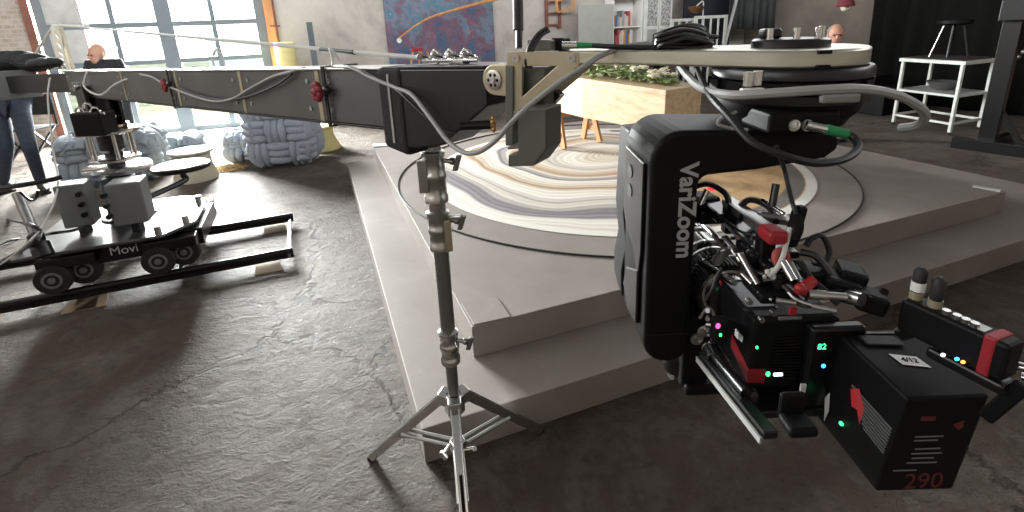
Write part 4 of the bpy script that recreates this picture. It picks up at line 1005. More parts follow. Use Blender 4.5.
for w in (-.12, .12): mb.cyl(ct+u_*w*1.+Z*.04, ct+u_*w*.2+Z*.80, .02, n=8)
sd2 = thing('stool', 'dark round-seated stool standing on the white steel table', 'stool', ct+Z*(th_+.06))
zb2 = th_+.06
for k in range(4):
    a = PI/4+k*PI/2; d = V((math.cos(a), math.sin(a), 0)); MB().cyl(ct+d*.20+Z*zb2, ct+d*.10+Z*(zb2+.42), .014, n=8).build('leg', CHR if k == 1 else BLKS, sd2, smooth=True)
MB().lathe(ct+Z*(zb2+.42), Z, [(.15, 0), (.19, .02), (.19, .06), (.15, .075)], 24).build('seat', BLK, sd2, smooth=True)
bw = thing('mixing_bowl', 'steel bowl sitting on the lower rails of the white table', 'bowl', tp(.5, .33, .155))
MB().lathe(tp(.5, .33, .516), Z, [(.08, 0), (.14, .05), (.19, .12), (.185, .12), (.13, .055), (.07, .012)], 24, closed=True).build('bowl_shell', DSTEEL, bw, smooth=True)
MB().prism([tp(.02, .02, .50), tp(.98, .02, .50), tp(.98, .63, .50), tp(.02, .63, .50)], Z*.014).build('shelf', LGREY, tb)
# tall black wheeled rig
pb0 = G(985, 150, 0)
rg = thing('rolling_stand', 'tall black steel stand with a heavy flat base near the white table', 'stand', pb0)
rx_ = (G(1060, 172, 0)-G(962, 157, 0)).normalized(); rn_ = V((-rx_.y, rx_.x, 0))
MB().bar(pb0+rx_*-.28+Z*.06-rn_*.1, pb0+rx_*1.1+Z*.06-rn_*.1, .14, .09, Z).build('base_beam', BLKS, rg, bevel=.006)
MB().bar(pb0+rn_*-.02+Z*.05, pb0+rn_*.75+Z*.05, .10, .08, Z).build('base_outrigger', BLKS, rg, bevel=.006)
MB().bar(pb0+Z*.10, pb0+Z*2.6, .16, .10, rx_).build('post', BLKS, rg, bevel=.006)
MB().bar(pb0+Z*.10+rx_*.30, pb0+Z*.55, .05, .05).build('gusset', BLKS, rg)
MB().box(pb0+Z*1.55-rn_*.06+rx_*.02, (.24, .16, .22), (rx_, rn_, Z)).build('winch', BLKS, rg, bevel=.01)
m0, m1 = D(1003, 30, 6.0), D(994, 74, 6.0); MB().bar(m0, m1, .025, .02).build('level_tube', MINT, rg)
MB().bar(D(1019, 4, 6.1), D(1014, 18, 6.1), .03, .03).build('release_handle', RUST, rg)
mb = MB()
for k in range(5): mb.ell(D(1000+k*6, 52+(k % 2)*5, 5.9), .03, u=8, v=6)
mb.build('chain', DSTEEL, rg, smooth=True)
o = boxab(MB(), 9.3, 9.36, 2.0, 3.3, .002, .95).build('plywood_sheet', BROWNP); tag(o, 'brown plywood sheet leaning at the drape behind the tall black stand', 'board')
# dark cases on the floor behind the table
for (x, y, s_, lb) in ((905, 118, (.9, .5, .35), 'black flight case on the floor beneath the white steel table'), (866, 112, (1.1, .6, .5), 'black flight case on the floor behind the round camera mount')):
    g_ = G(x, y, 0)+B*.5+A*.3; t_ = thing('flight_case', lb, 'case', g_)
    MB().box(g_+Z*(s_[2]/2+.002), s_, AX).build('case_body', BLK, t_, bevel=.015); MB().box(g_+Z*(s_[2]+.022), (s_[0], s_[1], .035), AX).build('case_lid', BLKS, t_, bevel=.01)

# ================================================================== REMOTE HEAD
T = V((.513, .925, 0))
rh = thing('remote_head', 'black remote camera head with an angled arm hanging from the silver bar', 'camera head', V((T.x, T.y, .98)))
# silver bar with round end
bs = D(566, 60, 1.13); bs.z = 0; bd = (T-bs); bd.z = 0; bd.normalize(); bp_ = V((-bd.y, bd.x, 0)); RB = .124
z0b, z1b = 1.515, 1.544
pts = []
Lb = (T-bs).length
wN = .05
for u in (0, .35): pts.append(bs+bd*(Lb*u)-bp_*wN)
for k in range(25):
    a = -PI*.60+PI*1.2*k/24; pts.append(V((T.x, T.y, 0))+bd*math.cos(a)*RB+bp_*math.sin(a)*RB)
for u in (.35, 0): pts.append(bs+bd*(Lb*u)+bp_*wN)
MB().prism([p+Z*z0b for p in pts], Z*(z1b-z0b)).build('mount_bar', ALU, rh, bevel=.004, smooth=True)
MB().lathe(T, Z, [(.064, z1b), (.064, z1b+.012), (.060, z1b+.015), (.02, z1b+.015)], 48).build('top_disc', BLKS, rh, smooth=True)
for k, a in enumerate((-2.75, -1.9, -1.15, -.15)):
    p = T+V((math.cos(a), math.sin(a), 0))*.052; MB().cyl(p+Z*(z1b+.012), p+Z*(z1b+.034), .0058, n=14).build('clamp_post', CHR, rh, smooth=True)
MB().box(T+V((-.03, .015, z1b+.024)), (.035, .025, .018)).build('clamp_lever', BLKS, rh, bevel=.005)
for z in (z1b-.003, z0b+.003): MB().box(T+(V((-.10, -.995, 0))*RB)+Z*z, (.020, .010, .006)).build('index_mark', BLK, rh)
# black slew housing: flanges, ribs, lower drum, connector block
hs = MB().lathe(T, Z, [(.10, 1.5145), (.131, 1.514), (.134, 1.510), (.134, 1.496), (.127, 1.492), (.127, 1.474), (.132, 1.470), (.132, 1.456), (.12, 1.454)], 64).build('slew_ring', BLKS, rh, smooth=True)
for k in range(14):
    a = 2*PI*k/14; d = V((math.cos(a), math.sin(a), 0)); MB().box(T+d*.127+Z*1.483, (.014, .034, .018), (d, V((-d.y, d.x, 0)), Z)).build('slew_lug', BLK, hs)
MB().lathe(T, Z, [(.10, 1.454), (.122, 1.454), (.122, 1.444), (.117, 1.432), (.108, 1.424), (.10, 1.41)], 48).build('slew_drum', BLK, rh, smooth=True)
for x, y in ((748, 86), (757, 85)):
    p = D(x, y, .79); MB().cyl(p, p+Z*.022, .008, n=12).build('chrome_knob', CHR, hs, smooth=True)
MB().box(D(752, 90.5, .79), (.036, .012, .008)).build('white_clip', WHT, hs, bevel=.002)
MB().box(D(838, 98, .80), (.062, .02, .014)).build('white_bracket', LGREY, hs, bevel=.004)
cb_ = MB().box(D(805, 123, .80)+V((0, .05, 0)), (.115, .10, .034)).build('connector_block', BLK, rh, bevel=.006)
for x in (793, 806): MB().lathe(D(x, 125, .80)+V((0, -.001, 0)), -Y, [(.0095, 0), (.0095, .004), (.006, .004), (.006, .002)], 18).build('socket', STEEL, cb_, smooth=True)
# angled arm: top limb + hanging limb, one casting
x0, x1, zl_, zh_ = .241, .327, .955, 1.417
def arc(cx, cz, r, a0, a1, n=6): return [(cx+r*math.cos(a0+(a1-a0)*i/n), cz+r*math.sin(a0+(a1-a0)*i/n)) for i in range(n+1)]
prof = arc(x0+.055, zh_-.055, .055, PI, PI/2)+[(.555, zh_-.012), (.566, zh_-.025), (.566, zh_-.045), (.545, zh_-.060), (.43, zh_-.076)]
prof += arc(x1+.02, zh_-.102, .02, PI/2, PI)[0:]+[(x1, zl_+.05)]+arc(x1-.035, zl_+.035, .035, 0, -PI/2)[1:]+arc(x0+.045, zl_+.045, .045, -PI/2, -PI)
fy, by = .83, 1.01
arm = MB().prism([V((x, fy, z)) for x, z in prof], Y*(by-fy)).build('arm', BLK, rh, bevel=.010, seg=3)
# rear half of the limb cover, tapering away and belled lower down
cv = MB(); n_ = 9; vs = []; fs = []
secs = [(by-.002, 1.0), (by+.05, .94), (by+.10, .80)]
for (yy, k) in secs:
    for (yx, zz) in ((x0+.004, 1.385), (x0+.0, 1.30), (x0-.004, 1.20), (x0+.004, 1.12), (x0-.006, 1.06), (x0-.004, 1.00), (x0+.02, .975), (x1-.02, .975), (x1-.006, 1.0), (x1-.006, 1.36), (x1-.02, 1.39)):
        cx_, cz_ = (x0+x1)/2, 1.20; vs.append(V((cx_+(yx-cx_)*(.5+.5*k), yy, cz_+(zz-cz_)*(.75+.25*k))))
m_ = 11
for i in range(2):
    for j in range(m_): fs.append((i*m_+j, i*m_+(j+1) % m_, (i+1)*m_+(j+1) % m_, (i+1)*m_+j))
fs.append(tuple(range(m_))); fs.append(tuple(range(2*m_, 3*m_)))
cv.faces(vs, fs).build('arm_rear_cover', BLK, arm, bevel=.006, smooth=True)
# side plate with slots and recessed panel on the outer face
sp_ = [(.855, 1.355), (.99, 1.355), (1.0, 1.22), (.97, 1.185), (.92, 1.17), (.87, 1.12), (.855, 1.18)]
pl_ = MB().prism([V((x0-.0005, y, z)) for y, z in sp_], -X*.006).build('side_plate', BLKS, arm, bevel=.002)
for zc in (1.315, 1.275):
    MB().prism([V((x0-.007, .945+.020*math.cos(t)*.9, zc+.013*math.sin(t))) for t in [2*PI*k/14 for k in range(14)]], -X*.0012).build('slot', RUB, pl_)
MB().prism([V((x0-.0005, y, z)) for y, z in ((.865, 1.14), (.96, 1.10), (.98, 1.05), (.93, 1.01), (.865, 1.02))], -X*.008).build('gearbox_cover', BLKS, arm, bevel=.004)
MB().box(V(((x0+x1)/2, fy-.0005, 1.02)), (x1-x0-.012, .003, .004)).build('seam', BLKS, arm)
# name printed down the front of the limb
lettering('lettering', 'VariZoom', V((x0+.066, fy-.0015, 1.270)), -Z, X, .0435, mat('silver_print', (.36, .36, .36), .5), arm, .0005, bold=.0012)
# tilt axis block, cradle foot
tb_ = MB().box(V((.355, .905, .955)), (.055, .10, .17)).build('tilt_block', BLK, rh, bevel=.006)
MB().lathe(V((.352, .8545, .990)), -Y, [(.013, 0), (.013, .004), (.009, .004), (.009, .0025), (.005, .0025), (.005, .005)], 20).build('tilt_bolt', STEEL, tb_, smooth=True)
MB().box(V((.42, .90, .875)), (.175, .12, .024)).build('cradle_base', BLK, rh, bevel=.006)
mb = MB()
for z in (.905, .875): mb.cyl(V((.330, .90, z)), V((.318, .895, z)), .012, n=14)
mb.build('cradle_knob', STEEL, rh, smooth=True)
MB().ell(V((.335, .915, .905)), (.03, .04, .05)).build('tilt_motor', BLKS, rh, smooth=True)
# long plate and rods under the camera
rA, rB = D(705, 348, .90), D(772, 430, .69)
MB().bar(rA-Z*.014, rB-Z*.010, .020, .012, X).build('dovetail_rail', BLKS, rh, bevel=.002)
MB().bar(rA-Z*.022+X*-.014, rB-Z*.018+X*-.014, .003, .010, X).build('rail_scale', LGREY, rh)
MB().cyl(rA+X*.006, rA.lerp(rB, .62)+X*.006, .009, n=14).build('rod', BLKS, rh, smooth=True)
MB().cyl(rA-V((0, .004, 0))+X*.006, rA+V((.0, -.03, 0))+X*.006, .0125, n=14).build('rod_end', CHR, rh, smooth=True)
MB().box(V((.455, .785, .955)), (.13, .20, .016)).build('camera_plate', BLKS, rh, bevel=.003)
pq = D(798, 425, .70); MB().box(pq+V((0, 0, .0)), (.040, .035, .016)).box(pq+V((.0, .02, .018)), (.036, .010, .04)).build('rear_foot', BLK, rh, bevel=.005)

# ---- bracket that joins the beam nose and the bar
bk_ = thing('head_bracket', 'tan triangular bracket plates with a grey block at the crane nose', 'bracket', D(545, 90, 1.1))
def brd(x, y, d0): return D(x, y, d0)
def plate(d0, m, name, dx=0, dy=0, th=.008):
    o = [(507, 52), (578, 52), (578, 66), (513, 121), (507, 121)]; i_ = [(522, 66), (557, 66), (522, 97)]
    P = [brd(x+dx, y+dy, d0) for x, y in o]; I = [brd(x+dx, y+dy, d0) for x, y in i_]
    # flatten to one vertical plane
    c = P[0].copy(); nrm = V((bd.y, -bd.x, 0))
    def flat(p): q = (p-EYE); k = (c-EYE).dot(nrm)/q.dot(nrm); return EYE+q*k
    P = [flat(p) for p in P]; I = [flat(p) for p in I]
    n = 8; vs = P+I; fs = [(0, 1, 6, 5), (1, 2, 6), (2, 3, 7, 6), (3, 4, 7), (4, 0, 5, 7)]
    back = [p-nrm*th for p in vs]; N = len(vs); F = list(fs)+[tuple(N+i for i in reversed(f)) for f in fs]
    for a, b in ((0, 1), (1, 2), (2, 3), (3, 4), (4, 0)): F.append((a, N+a, N+b, b))
    for a, b in ((5, 6), (6, 7), (7, 5)): F.append((a, b, N+b, N+a))
    ob = MB().faces(vs+back, F).build(name, m, bk_, bevel=.0012); return ob, flat, nrm
pf, flat, nrm = plate(1.06, TAN, 'front_plate')
pr_, _, _ = plate(1.20, TAN, 'rear_plate', 14, 0)
for x, y in ((516, 58), (572, 58), (516, 114)):
    p = flat(brd(x, y, 1.06)); MB().lathe(p, nrm, [(.0085, 0), (.0085, .003), (.0035, .003), (.0035, .001)], 14).build('screw', STEEL, pf, smooth=True)
def quadbox(pts, d0, depth, m, name, bevel=.003):
    P = [brd(x, y, d0) for x, y in pts]; c = P[0].copy()
    def fl(p): q = p-EYE; k = (c-EYE).dot(nrm)/q.dot(nrm); return EYE+q*k
    P = [fl(p) for p in P]; return MB().prism(P, -nrm*depth).build(name, m, bk_, bevel=bevel)
quadbox([(514, 67), (545, 67), (545, 112), (526, 112), (514, 108)], 1.09, .06, BOXG, 'upper_block')
quadbox([(507, 147), (518, 146), (518, 109), (546, 109), (546, 150), (534, 166), (508, 167), (508, 155), (518, 153), (518, 149), (507, 150)], 1.07, .075, BOXG, 'lower_block')
quadbox([(505, 66), (513, 66), (513, 146), (505, 146)], 1.065, .05, BOXG, 'side_block')
quadbox([(527, 40), (550, 40), (550, 51), (527, 51)], 1.08, .05, BOXG, 'top_box')
quadbox([(551, 38), (563, 38), (563, 51), (551, 51)], 1.08, .04, BLK, 'top_socket_box')
quadbox([(547, 100), (553, 90), (560, 96), (551, 106)], 1.12, .03, BLKS, 'latch')
MB().cyl(brd(519, -12, 1.10), brd(519, 48, 1.10), .0075, n=14).build('upright_rod', BLKS, bk_, smooth=True)
MB().cyl(brd(518, -12, 1.10), brd(518.3, 30, 1.10), .0115, n=14).build('rod_grip', RUB, bk_, smooth=True)
mb = MB().tube([brd(547, 28, 1.07), brd(538, 34, 1.06), brd(530, 46, 1.05), brd(526, 60, 1.045), brd(527, 68, 1.05)], .004, 8).tube([brd(549, 31, 1.07), brd(541, 36, 1.06), brd(534, 47, 1.05), brd(530, 60, 1.045), brd(531, 68, 1.05)], .004, 8)
tag(mb.build('cord', CABB, smooth=True), 'black cord looped over the tan bracket and its grey block', 'cord')
# green-sleeved plug and the bundle of black cable on the bar
pg0, pg1 = D(562, 45, 1.03), D(592, 45.5, 1.02)
pgt = thing('cable_plug', 'steel plug with a green sleeve lying on the silver bar', 'plug', pg0)
MB().cyl(pg0, pg0.lerp(pg1, .5), .0068, n=14).build('plug_body', CHR, pgt, smooth=True); MB().cyl(pg0.lerp(pg1, .5), pg1, .0068, .0055, n=14).build('sleeve', GREEN, pgt, smooth=True)
cable('cable', [D(592, 45.5, 1.02), D(615, 46.8, 1.0), D(640, 47.5, .99), D(662, 47, .98), D(676, 44, .98)], .0052, CABB, 'straight black cable leading from the green plug along the silver bar')
rb3 = random.Random(11); mb = MB()
for k in range(13):
    y0 = 47-k*.9; a = rb3.uniform(-2.5, 2.5); e_ = rb3.uniform(-6, 6); dd_ = .955+.018*(k % 5)
    mb.tube([D(655+rb3.uniform(-2, 5), y0-1+a*.5, dd_), D(666+e_, y0-4-a, dd_-.01), D(684+e_, y0-9-a, dd_), D(700+e_*.5, y0-7-a, dd_+.01), D(712-k*.6+e_*.3, y0-3, dd_+.02), D(698+e_, y0+.5, dd_+.03), D(675, y0-a*.8, dd_+.02), D(657+rb3.uniform(-2, 3), y0, dd_+.01)], .0042, 7)
mb.tube([D(690, 42, .985), D(705, 37, .985), D(717, 37, .99)], .0048, 7)
tag(mb.build('cable_bundle', CABB, smooth=True), 'coiled bundle of black cable strapped on top of the silver bar', 'cable')
q1 = D(661, 60, 1.0)
u1 = bd; 
def ring_strap(x, d_, label):
    c = bs+bd*((D(x, 60, d_)-bs).dot(bd)); t_ = .009
    hw = .052
    mb = MB()
    for s in (-1, 1): mb.box(V((c.x, c.y, 1.5295))+bp_*(hw+.004)*s, (.012, .004, .038), (bd, bp_, Z))
    for z in (1.511, 1.548): mb.box(V((c.x, c.y, z)), (.012, hw*2+.012, .004), (bd, bp_, Z))
    return tag(mb.build('cable_tie', BLKM), label, 'cable tie')
ring_strap(661, 1.0, 'black strap around the silver bar under the cable bundle')
# cables of the head
cable('cable', [D(680, 66, 1.03), D(688, 76, .98), D(702, 88, .90), D(730, 95, .80), D(775, 93, .76), D(820, 90, .75), D(862, 89, .76), D(896, 95, .78), D(918, 106, .80), D(925, 116, .82), D(918, 125, .85), D(900, 128, .88)], .0075, CABG, 'thick grey cable curving around the black slew ring')
cable('cable', [D(696, 66, 1.0), D(702, 80, .92), D(712, 98, .84), D(730, 118, .78), D(752, 142, .74), D(785, 156, .72), D(815, 163, .72), D(842, 160, .73), D(857, 150, .75), D(856, 140, .77), D(846, 133, .78), D(838, 131.5, .78)], .0058, CABB, 'black cable swinging under the slew ring to the green connector')
gp0, gp1 = D(806, 125, .785), D(848, 134, .775)
gt = thing('cable_plug', 'chrome plug with a green sleeve pushed into the black connector block', 'plug', gp0)
MB().cyl(gp0, gp0.lerp(gp1, .5), .0075, n=14).build('plug_body', CHR, gt, smooth=True); MB().cyl(gp0.lerp(gp1, .48), gp1, .0085, .007, n=14).build('sleeve', GREEN, gt, smooth=True)
cable('cable', [D(776, 146, .78), D(784, 168, .80), D(788, 185, .80), D(793, 205, .80), D(796, 215, .79)], .0035, CABB, 'thin black cable dropping from the arm to the camera handle')
cable('cable', [D(736, 112, .82), D(722, 118, .80), D(718, 124, .80), D(730, 128, .80), D(748, 130, .79)], .003, CABG, 'thin grey loop of wire under the slew drum')

# ================================================================== CINEMA CAMERA
cam_c = V((.455, .80, .95))
cm = thing('cinema_camera', 'black cinema camera rigged with red tape under the remote head', 'camera', cam_c)
# body
bx0, bx1, by0, by1, bz0, bz1 = .385, .525, .71, .835, .985, 1.125
def bxx(x0, x1, y0, y1, z0, z1, m, name, par, bevel=.003): return MB().box(((x0+x1)/2, (y0+y1)/2, (z0+z1)/2), (x1-x0, y1-y0, z1-z0)).build(name, m, par, bevel=bevel)
body = bxx(bx0, bx1, by0, by1, bz0, bz1, BLK, 'body', cm, .008)
mb = MB()
for k in range(14): mb.box(((bx0+bx1)/2+.01, by0-.0015, bz0+.025+k*.006), (.085, .003, .0025))
mb.build('vent_grille', BLKS, body)
cvp = MB().prism([V((bx0-.004, .845, 1.128)), V((bx0-.004, .735, 1.128)), V((bx0-.004, .735, 1.095)), V((bx0-.004, .80, 1.065)), V((bx0-.004, .845, 1.065))], X*.060).build('operator_side_panel', mat('graphite_panel', (.02, .02, .022), .28, .4), cm, bevel=.006)
MB().box(V((bx0-.0045, .832, 1.096)), (.002, .007, .062)).build('pink_line', mat('pink_red_paint', (.55, .05, .08), .4), cvp)
t1 = MB().prism([V((bx0-.001, .775, 1.024)), V((bx0-.001, by0-.001, 1.003)), V((bx0-.001, by0-.001, 1.030)), V((bx0-.001, .775, 1.051))], -X*.001)
t1.prism([V((bx0-.002, by0-.001, 1.003)), V((bx0+.028, by0-.001, 1.001)), V((bx0+.028, by0-.001, 1.028)), V((bx0-.002, by0-.001, 1.030))], -Y*.001)
t1.build('tape', RED, body)
for (x, y, d_, m, r) in ((718, 326, .835, LEDP, .0042), (720.5, 335, .833, LEDG, .0024), (757, 347.5, .80, LEDG, .0022), (768, 374, .765, LEDG, .0035)):
    MB().ell(D(x, y, d_), (r, .002, r*1.3), u=10, v=6).build('status_lamp', m, cm, smooth=True)
MB().box(D(719, 330, .855), (.022, .024, .044)).build('rig_block', BLK, cm, bevel=.003)
MB().box(D(778, 374.5, .765), (.014, .003, .005)).build('status_lamp', LEDW, cm, bevel=.001)
MB().box(D(737, 334, .815), (.002, .012, .012)).build('white_marking', PRINT, cm); MB().box(D(741, 338, .815), (.002, .008, .010)).build('white_marking', PRINT, cm)
MB().box(D(790, 318, .755), (.034, .003, .004)).build('white_marking', DPRINT, cm)
# lens
lo = V((.408, .825, 1.085)); prof = [(.030, 0), (.046, .004), (.046, .03), (.054, .034), (.054, .075), (.058, .08), (.058, .11), (.052, .112), (.052, .13), (.062, .135), (.062, .19), (.056, .195), (.056, .21), (.067, .215), (.067, .30), (.060, .305), (.060, .26)]
ln = MB().lathe(lo, Y, prof, 48).build('lens', GLOSS, cm, smooth=True)
for h_, r_, m_ in ((.030, .050, STEEL), (.078, .0605, CHR), (.112, .0605, STEEL), (.140, .0645, CHR), (.192, .060, TAN), (.205, .0655, STEEL), (.30, .0685, STEEL)):
    MB().lathe(lo, Y, [(r_-.004, h_), (r_, h_+.001), (r_, h_+.006), (r_-.004, h_+.007)], 48).build('lens_ring', m_, ln, smooth=True)
mb = MB()
for k in range(48):
    a = 2*PI*k/48; d = V((math.cos(a), 0, math.sin(a))); mb.box(lo+Y*.055+d*.0565, (.006, .034, .004), (d, Y, d.cross(Y)))
mb.build('focus_gear', RUB, ln)
mb = MB()
for k in range(40):
    a = 2*PI*k/40; d = V((math.cos(a), 0, math.sin(a))); mb.box(lo+Y*.095+d*.060, (.006, .024, .004), (d, Y, d.cross(Y)))
mb.build('iris_gear', RUB, ln)
# lens motors and rods in front of the body
for c, r in (((.365, .865, 1.005), .016), ((.372, .86, .972), .014), ((.500, .90, 1.15), .018)):
    mo = MB().cyl(V(c), V(c)+Y*.075, r, n=20).build('lens_motor', BLKS, cm, smooth=True)
    MB().lathe(V(c), -Y, [(r*.8, 0), (r*.8, .012), (r*.5, .014)], 20).build('motor_gear', STEEL, mo, smooth=True)
    MB().box(V(c)+V((0, .03, r)), (.02, .03, .02)).build('motor_clamp', STEEL, mo, bevel=.003)
for x in (.405, .505): MB().cyl(V((x, .72, .965)), V((x, 1.22, .965)), .0075, n=14).build('rod', STEEL, cm, smooth=True)
for x in (.415, .495): MB().cyl(V((x, .80, 1.165)), V((x, 1.18, 1.165)), .007, n=14).build('top_rod', DSTEEL, cm, smooth=True)
# top handle and plates
ha, hb_ = D(728, 201, .98), D(779, 239, .78)
hd_ = (hb_-ha).normalized()
h1 = MB().bar(ha, hb_, .020, .028, Z).build('top_handle', DSTEEL, cm, bevel=.007, seg=3)
MB().bar(hb_-hd_*.045, hb_+hd_*.002, .0225, .0305, Z).build('tape', RED, h1, bevel=.006)
for f in (.22, .48): MB().cyl(ha.lerp(hb_, f)-X*.0138+Z*.0, ha.lerp(hb_, f)-X*.016, .007, n=14).build('handle_hole', BLK, h1, smooth=True)
MB().bar(ha+V((.02, .0, -.035)), hb_+V((.02, .03, -.045)), .07, .012, X).build('top_plate', BLKS, cm, bevel=.003)
for f in (.08, .8): MB().box(ha.lerp(hb_, f)-Z*.03, (.025, .025, .06)).build('handle_post', BLKS, cm, bevel=.004)
MB().torus(ha.lerp(hb_, .55)+V((.045, .03, -.01)), (0.2, .3, 1), .034, .009, 24, 8).build('ring_clamp', DSTEEL, cm, smooth=True)
# antenna, rig clutter over the body
for p, q, r, m in ((D(772, 206, .88), D(776, 184, .88), .0065, BLKS), (D(762, 200, .90), D(784, 214, .86), .004, CHR), (D(700, 205, 1.0), D(707, 190, 1.0), .006, CHR), (D(740, 254, .84), D(758, 285, .80), .006, STEEL), (D(724, 238, .92), D(742, 262, .88), .008, STEEL), (D(728, 246, .90), D(716, 262, .93), .009, DSTEEL), (D(700, 262, .98), D(735, 283, .90), .007, CHR)):
    MB().cyl(p, q, r, n=12).build('rig_rod', m, cm, smooth=True)
mon = MB().box(D(696, 207, 1.06), (.085, .05, .06), (V((.95, .2, -.1)).normalized(), V((-.2, .97, 0)).normalized(), Z)).build('monitor_box', BLK, cm, bevel=.006)
MB().ell(D(712, 188, 1.02), (.010, .006, .006)).build('record_lamp', LEDR, mon, smooth=True)
MB().bar(D(688, 201, 1.03), D(716, 197, 1.0), .016, .003, X).build('tan_tag', TAN, mon)
for i, pts in enumerate(([D(686, 190, 1.03), D(706, 184, 1.0), D(724, 192, .96), D(730, 206, .95)], [D(735, 215, .92), D(748, 200, .92), D(768, 206, .9), D(776, 222, .86)])):
    MB().tube(pts, .006, 8).build('rig_cable', CABB, cm, smooth=True)
for (x, y, d_, s_) in ((708, 214, 1.05, (.05, .05, .03)), (752, 250, .88, (.04, .05, .04)), (758, 258, .86, (.05, .05, .04)), (722, 212, 1.0, (.05, .08, .02)), (768, 262, .84, (.045, .06, .025)), (795, 275, .80, (.08, .05, .03)), (772, 288, .81, (.07, .07, .018))):
    MB().box(D(x, y, d_), s_).build('rig_block', BLKS if s_[0] < .065 else BLK, cm, bevel=.005)
for k in range(20):
    p = D(rb3.uniform(718, 765), rb3.uniform(236, 264), rb3.uniform(.86, .92)); MB().cyl(p, p+V((rb3.uniform(-.014, .014), rb3.uniform(-.02, .0), rb3.uniform(0, .012))), rb3.uniform(.0022, .0045), n=10).build('rig_fitting', CHR if k % 3 == 0 else DSTEEL, cm, smooth=True)
for k in range(6):
    p = D(rb3.uniform(703, 712), rb3.uniform(305, 330), .89); MB().cyl(p, p+V((rb3.uniform(-.012, .012), -.012, rb3.uniform(-.006, .008))), rb3.uniform(.003, .005), n=10).build('rig_fitting', DSTEEL, cm, smooth=True)
# eyelet and twine by the handle
MB().torus(D(781, 258, .79), (.3, -.9, .35), .012, .0055, 20, 8).build('red_eyelet', mat('faded_red_rubber', (.38, .07, .06), .6), cm, smooth=True)
MB().tube([D(790, 228, .79), D(787, 240, .785), D(783, 256, .78), D(777, 268, .78), D(768, 276, .785)], .004, 8).build('twine', CABW, cm, smooth=True)
MB().tube([D(796, 215, .79), D(797, 228, .79), D(792, 240, .79)], .010, 8).build('handle_strap', BLK, cm, smooth=True)
mb = MB()
for k in range(9): mb.ell(D(764+rb3.uniform(0, 18), 272+rb3.uniform(-4, 6), .785), rb3.uniform(.003, .006), u=8, v=6)
mb.build('twine_knot', CABW, cm, smooth=True)
MB().box(D(795, 226, .81), (.018, .02, .07), (X, Y, (Z+.15*X).normalized())).build('antenna_mount', BLK, cm, bevel=.005)
# steel tubes and red caps behind
for a_, b_, r, m in ((D(783, 262, .78), D(794, 281, .76), .0065, CHR), (D(790, 263, .79), D(799, 280, .77), .005, STEEL), (D(808, 270, .80), D(832, 288, .77), .006, CHR), (D(808, 294, .75), D(826, 295.5, .745), .0075, STEEL), (D(826, 295.5, .745), D(846, 297, .74), .006, STEEL), (D(848, 296, .75), D(862, 300, .73), .010, STEEL)):
    MB().cyl(a_, b_, r, n=14).build('tube_fitting', m, cm, smooth=True)
rc_ = MB().tube([D(813, 281, .76), D(806, 286, .755), D(801, 290, .752), D(798, 288, .752)], .0085, 10).build('red_cap', mat('red_plastic', (.33, .012, .016), .4), cm, smooth=True)
MB().ell(D(800, 288.5, .75), .0085).build('red_cap', mat('red_plastic', (.33, .012, .016), .4), cm, smooth=True)
MB().box(D(793, 311, .755), (.010, .004, .012)).build('tape', RED, cm)
for i, pts in enumerate(([D(806, 246, .82), D(812, 238, .82), D(822, 236, .82), D(829, 250, .82), D(824, 262, .81), D(812, 266, .81)], [D(800, 252, .80), D(815, 256, .79), D(828, 270, .78), D(840, 292, .76)], [D(828, 296, .76), D(845, 290, .76), D(858, 296, .75), D(868, 304, .75)])):
    MB().tube(pts, .006 if i else .005, 8).build('rig_cable', CABB, cm, smooth=True)
for (x, y, d_, s_) in ((838, 285, .78, (.05, .05, .035)), (848, 278, .79, (.04, .05, .04)), (818, 270, .81, (.03, .03, .03)), (856, 292, .76, (.03, .05, .02)), (870, 300, .755, (.04, .04, .03))):
    MB().box(D(x, y, d_), s_, (V((.9, -.35, -.2)).normalized(), V((.36, .93, 0)).normalized(), V((.2, -.07, .98)).normalized())).build('rig_block', BLK, cm, bevel=.006)
MB().cyl(D(879, 302, .75), D(885, 290, .755), .006, n=12).build('lever', BLK, cm, smooth=True)
for i, pts in enumerate(([D(742, 262, .85), D(756, 272, .82), D(772, 276, .80), D(790, 286, .775), D(806, 300, .75)], [D(752, 246, .85), D(766, 256, .83), D(778, 272, .80), D(792, 296, .765), D(812, 305, .745)], [D(760, 282, .81), D(775, 280, .79), D(790, 292, .77), D(800, 304, .755), D(822, 306, .74)], [D(800, 262, .79), D(812, 280, .77), D(824, 290, .755), D(838, 304, .745)], [D(720, 216, .97), D(740, 232, .91), D(756, 236, .88), D(768, 252, .84)], [D(706, 300, .89), D(712, 290, .88), D(716, 278, .88), D(722, 268, .88)], [D(700, 318, .90), D(708, 308, .885), D(714, 316, .88), D(712, 334, .88)])):
    MB().tube(pts, (.0045, .0032, .004, .005, .004, .0035, .003)[i], 8).build('rig_cable', (CABB, DSTEEL, CABB, CABB, CABB, CABB, DSTEEL)[i], cm, smooth=True)
for p, q, r in ((D(776, 300, .765), D(796, 303, .755), .004), (D(758, 292, .79), D(772, 300, .775), .003), (D(812, 306, .74), D(836, 311, .73), .004), (D(786, 270, .79), D(806, 284, .765), .005), (D(742, 274, .82), D(752, 284, .80), .0035)):
    MB().cyl(p, q, r, n=12).build('tube_fitting', STEEL, cm, smooth=True)
for x, y in ((760, 318), (772, 311), (748, 300)): MB().cyl(D(x, y, .775), D(x, y, .775)-Y*.008, .0045, n=12).build('body_knob', DSTEEL, cm, smooth=True)
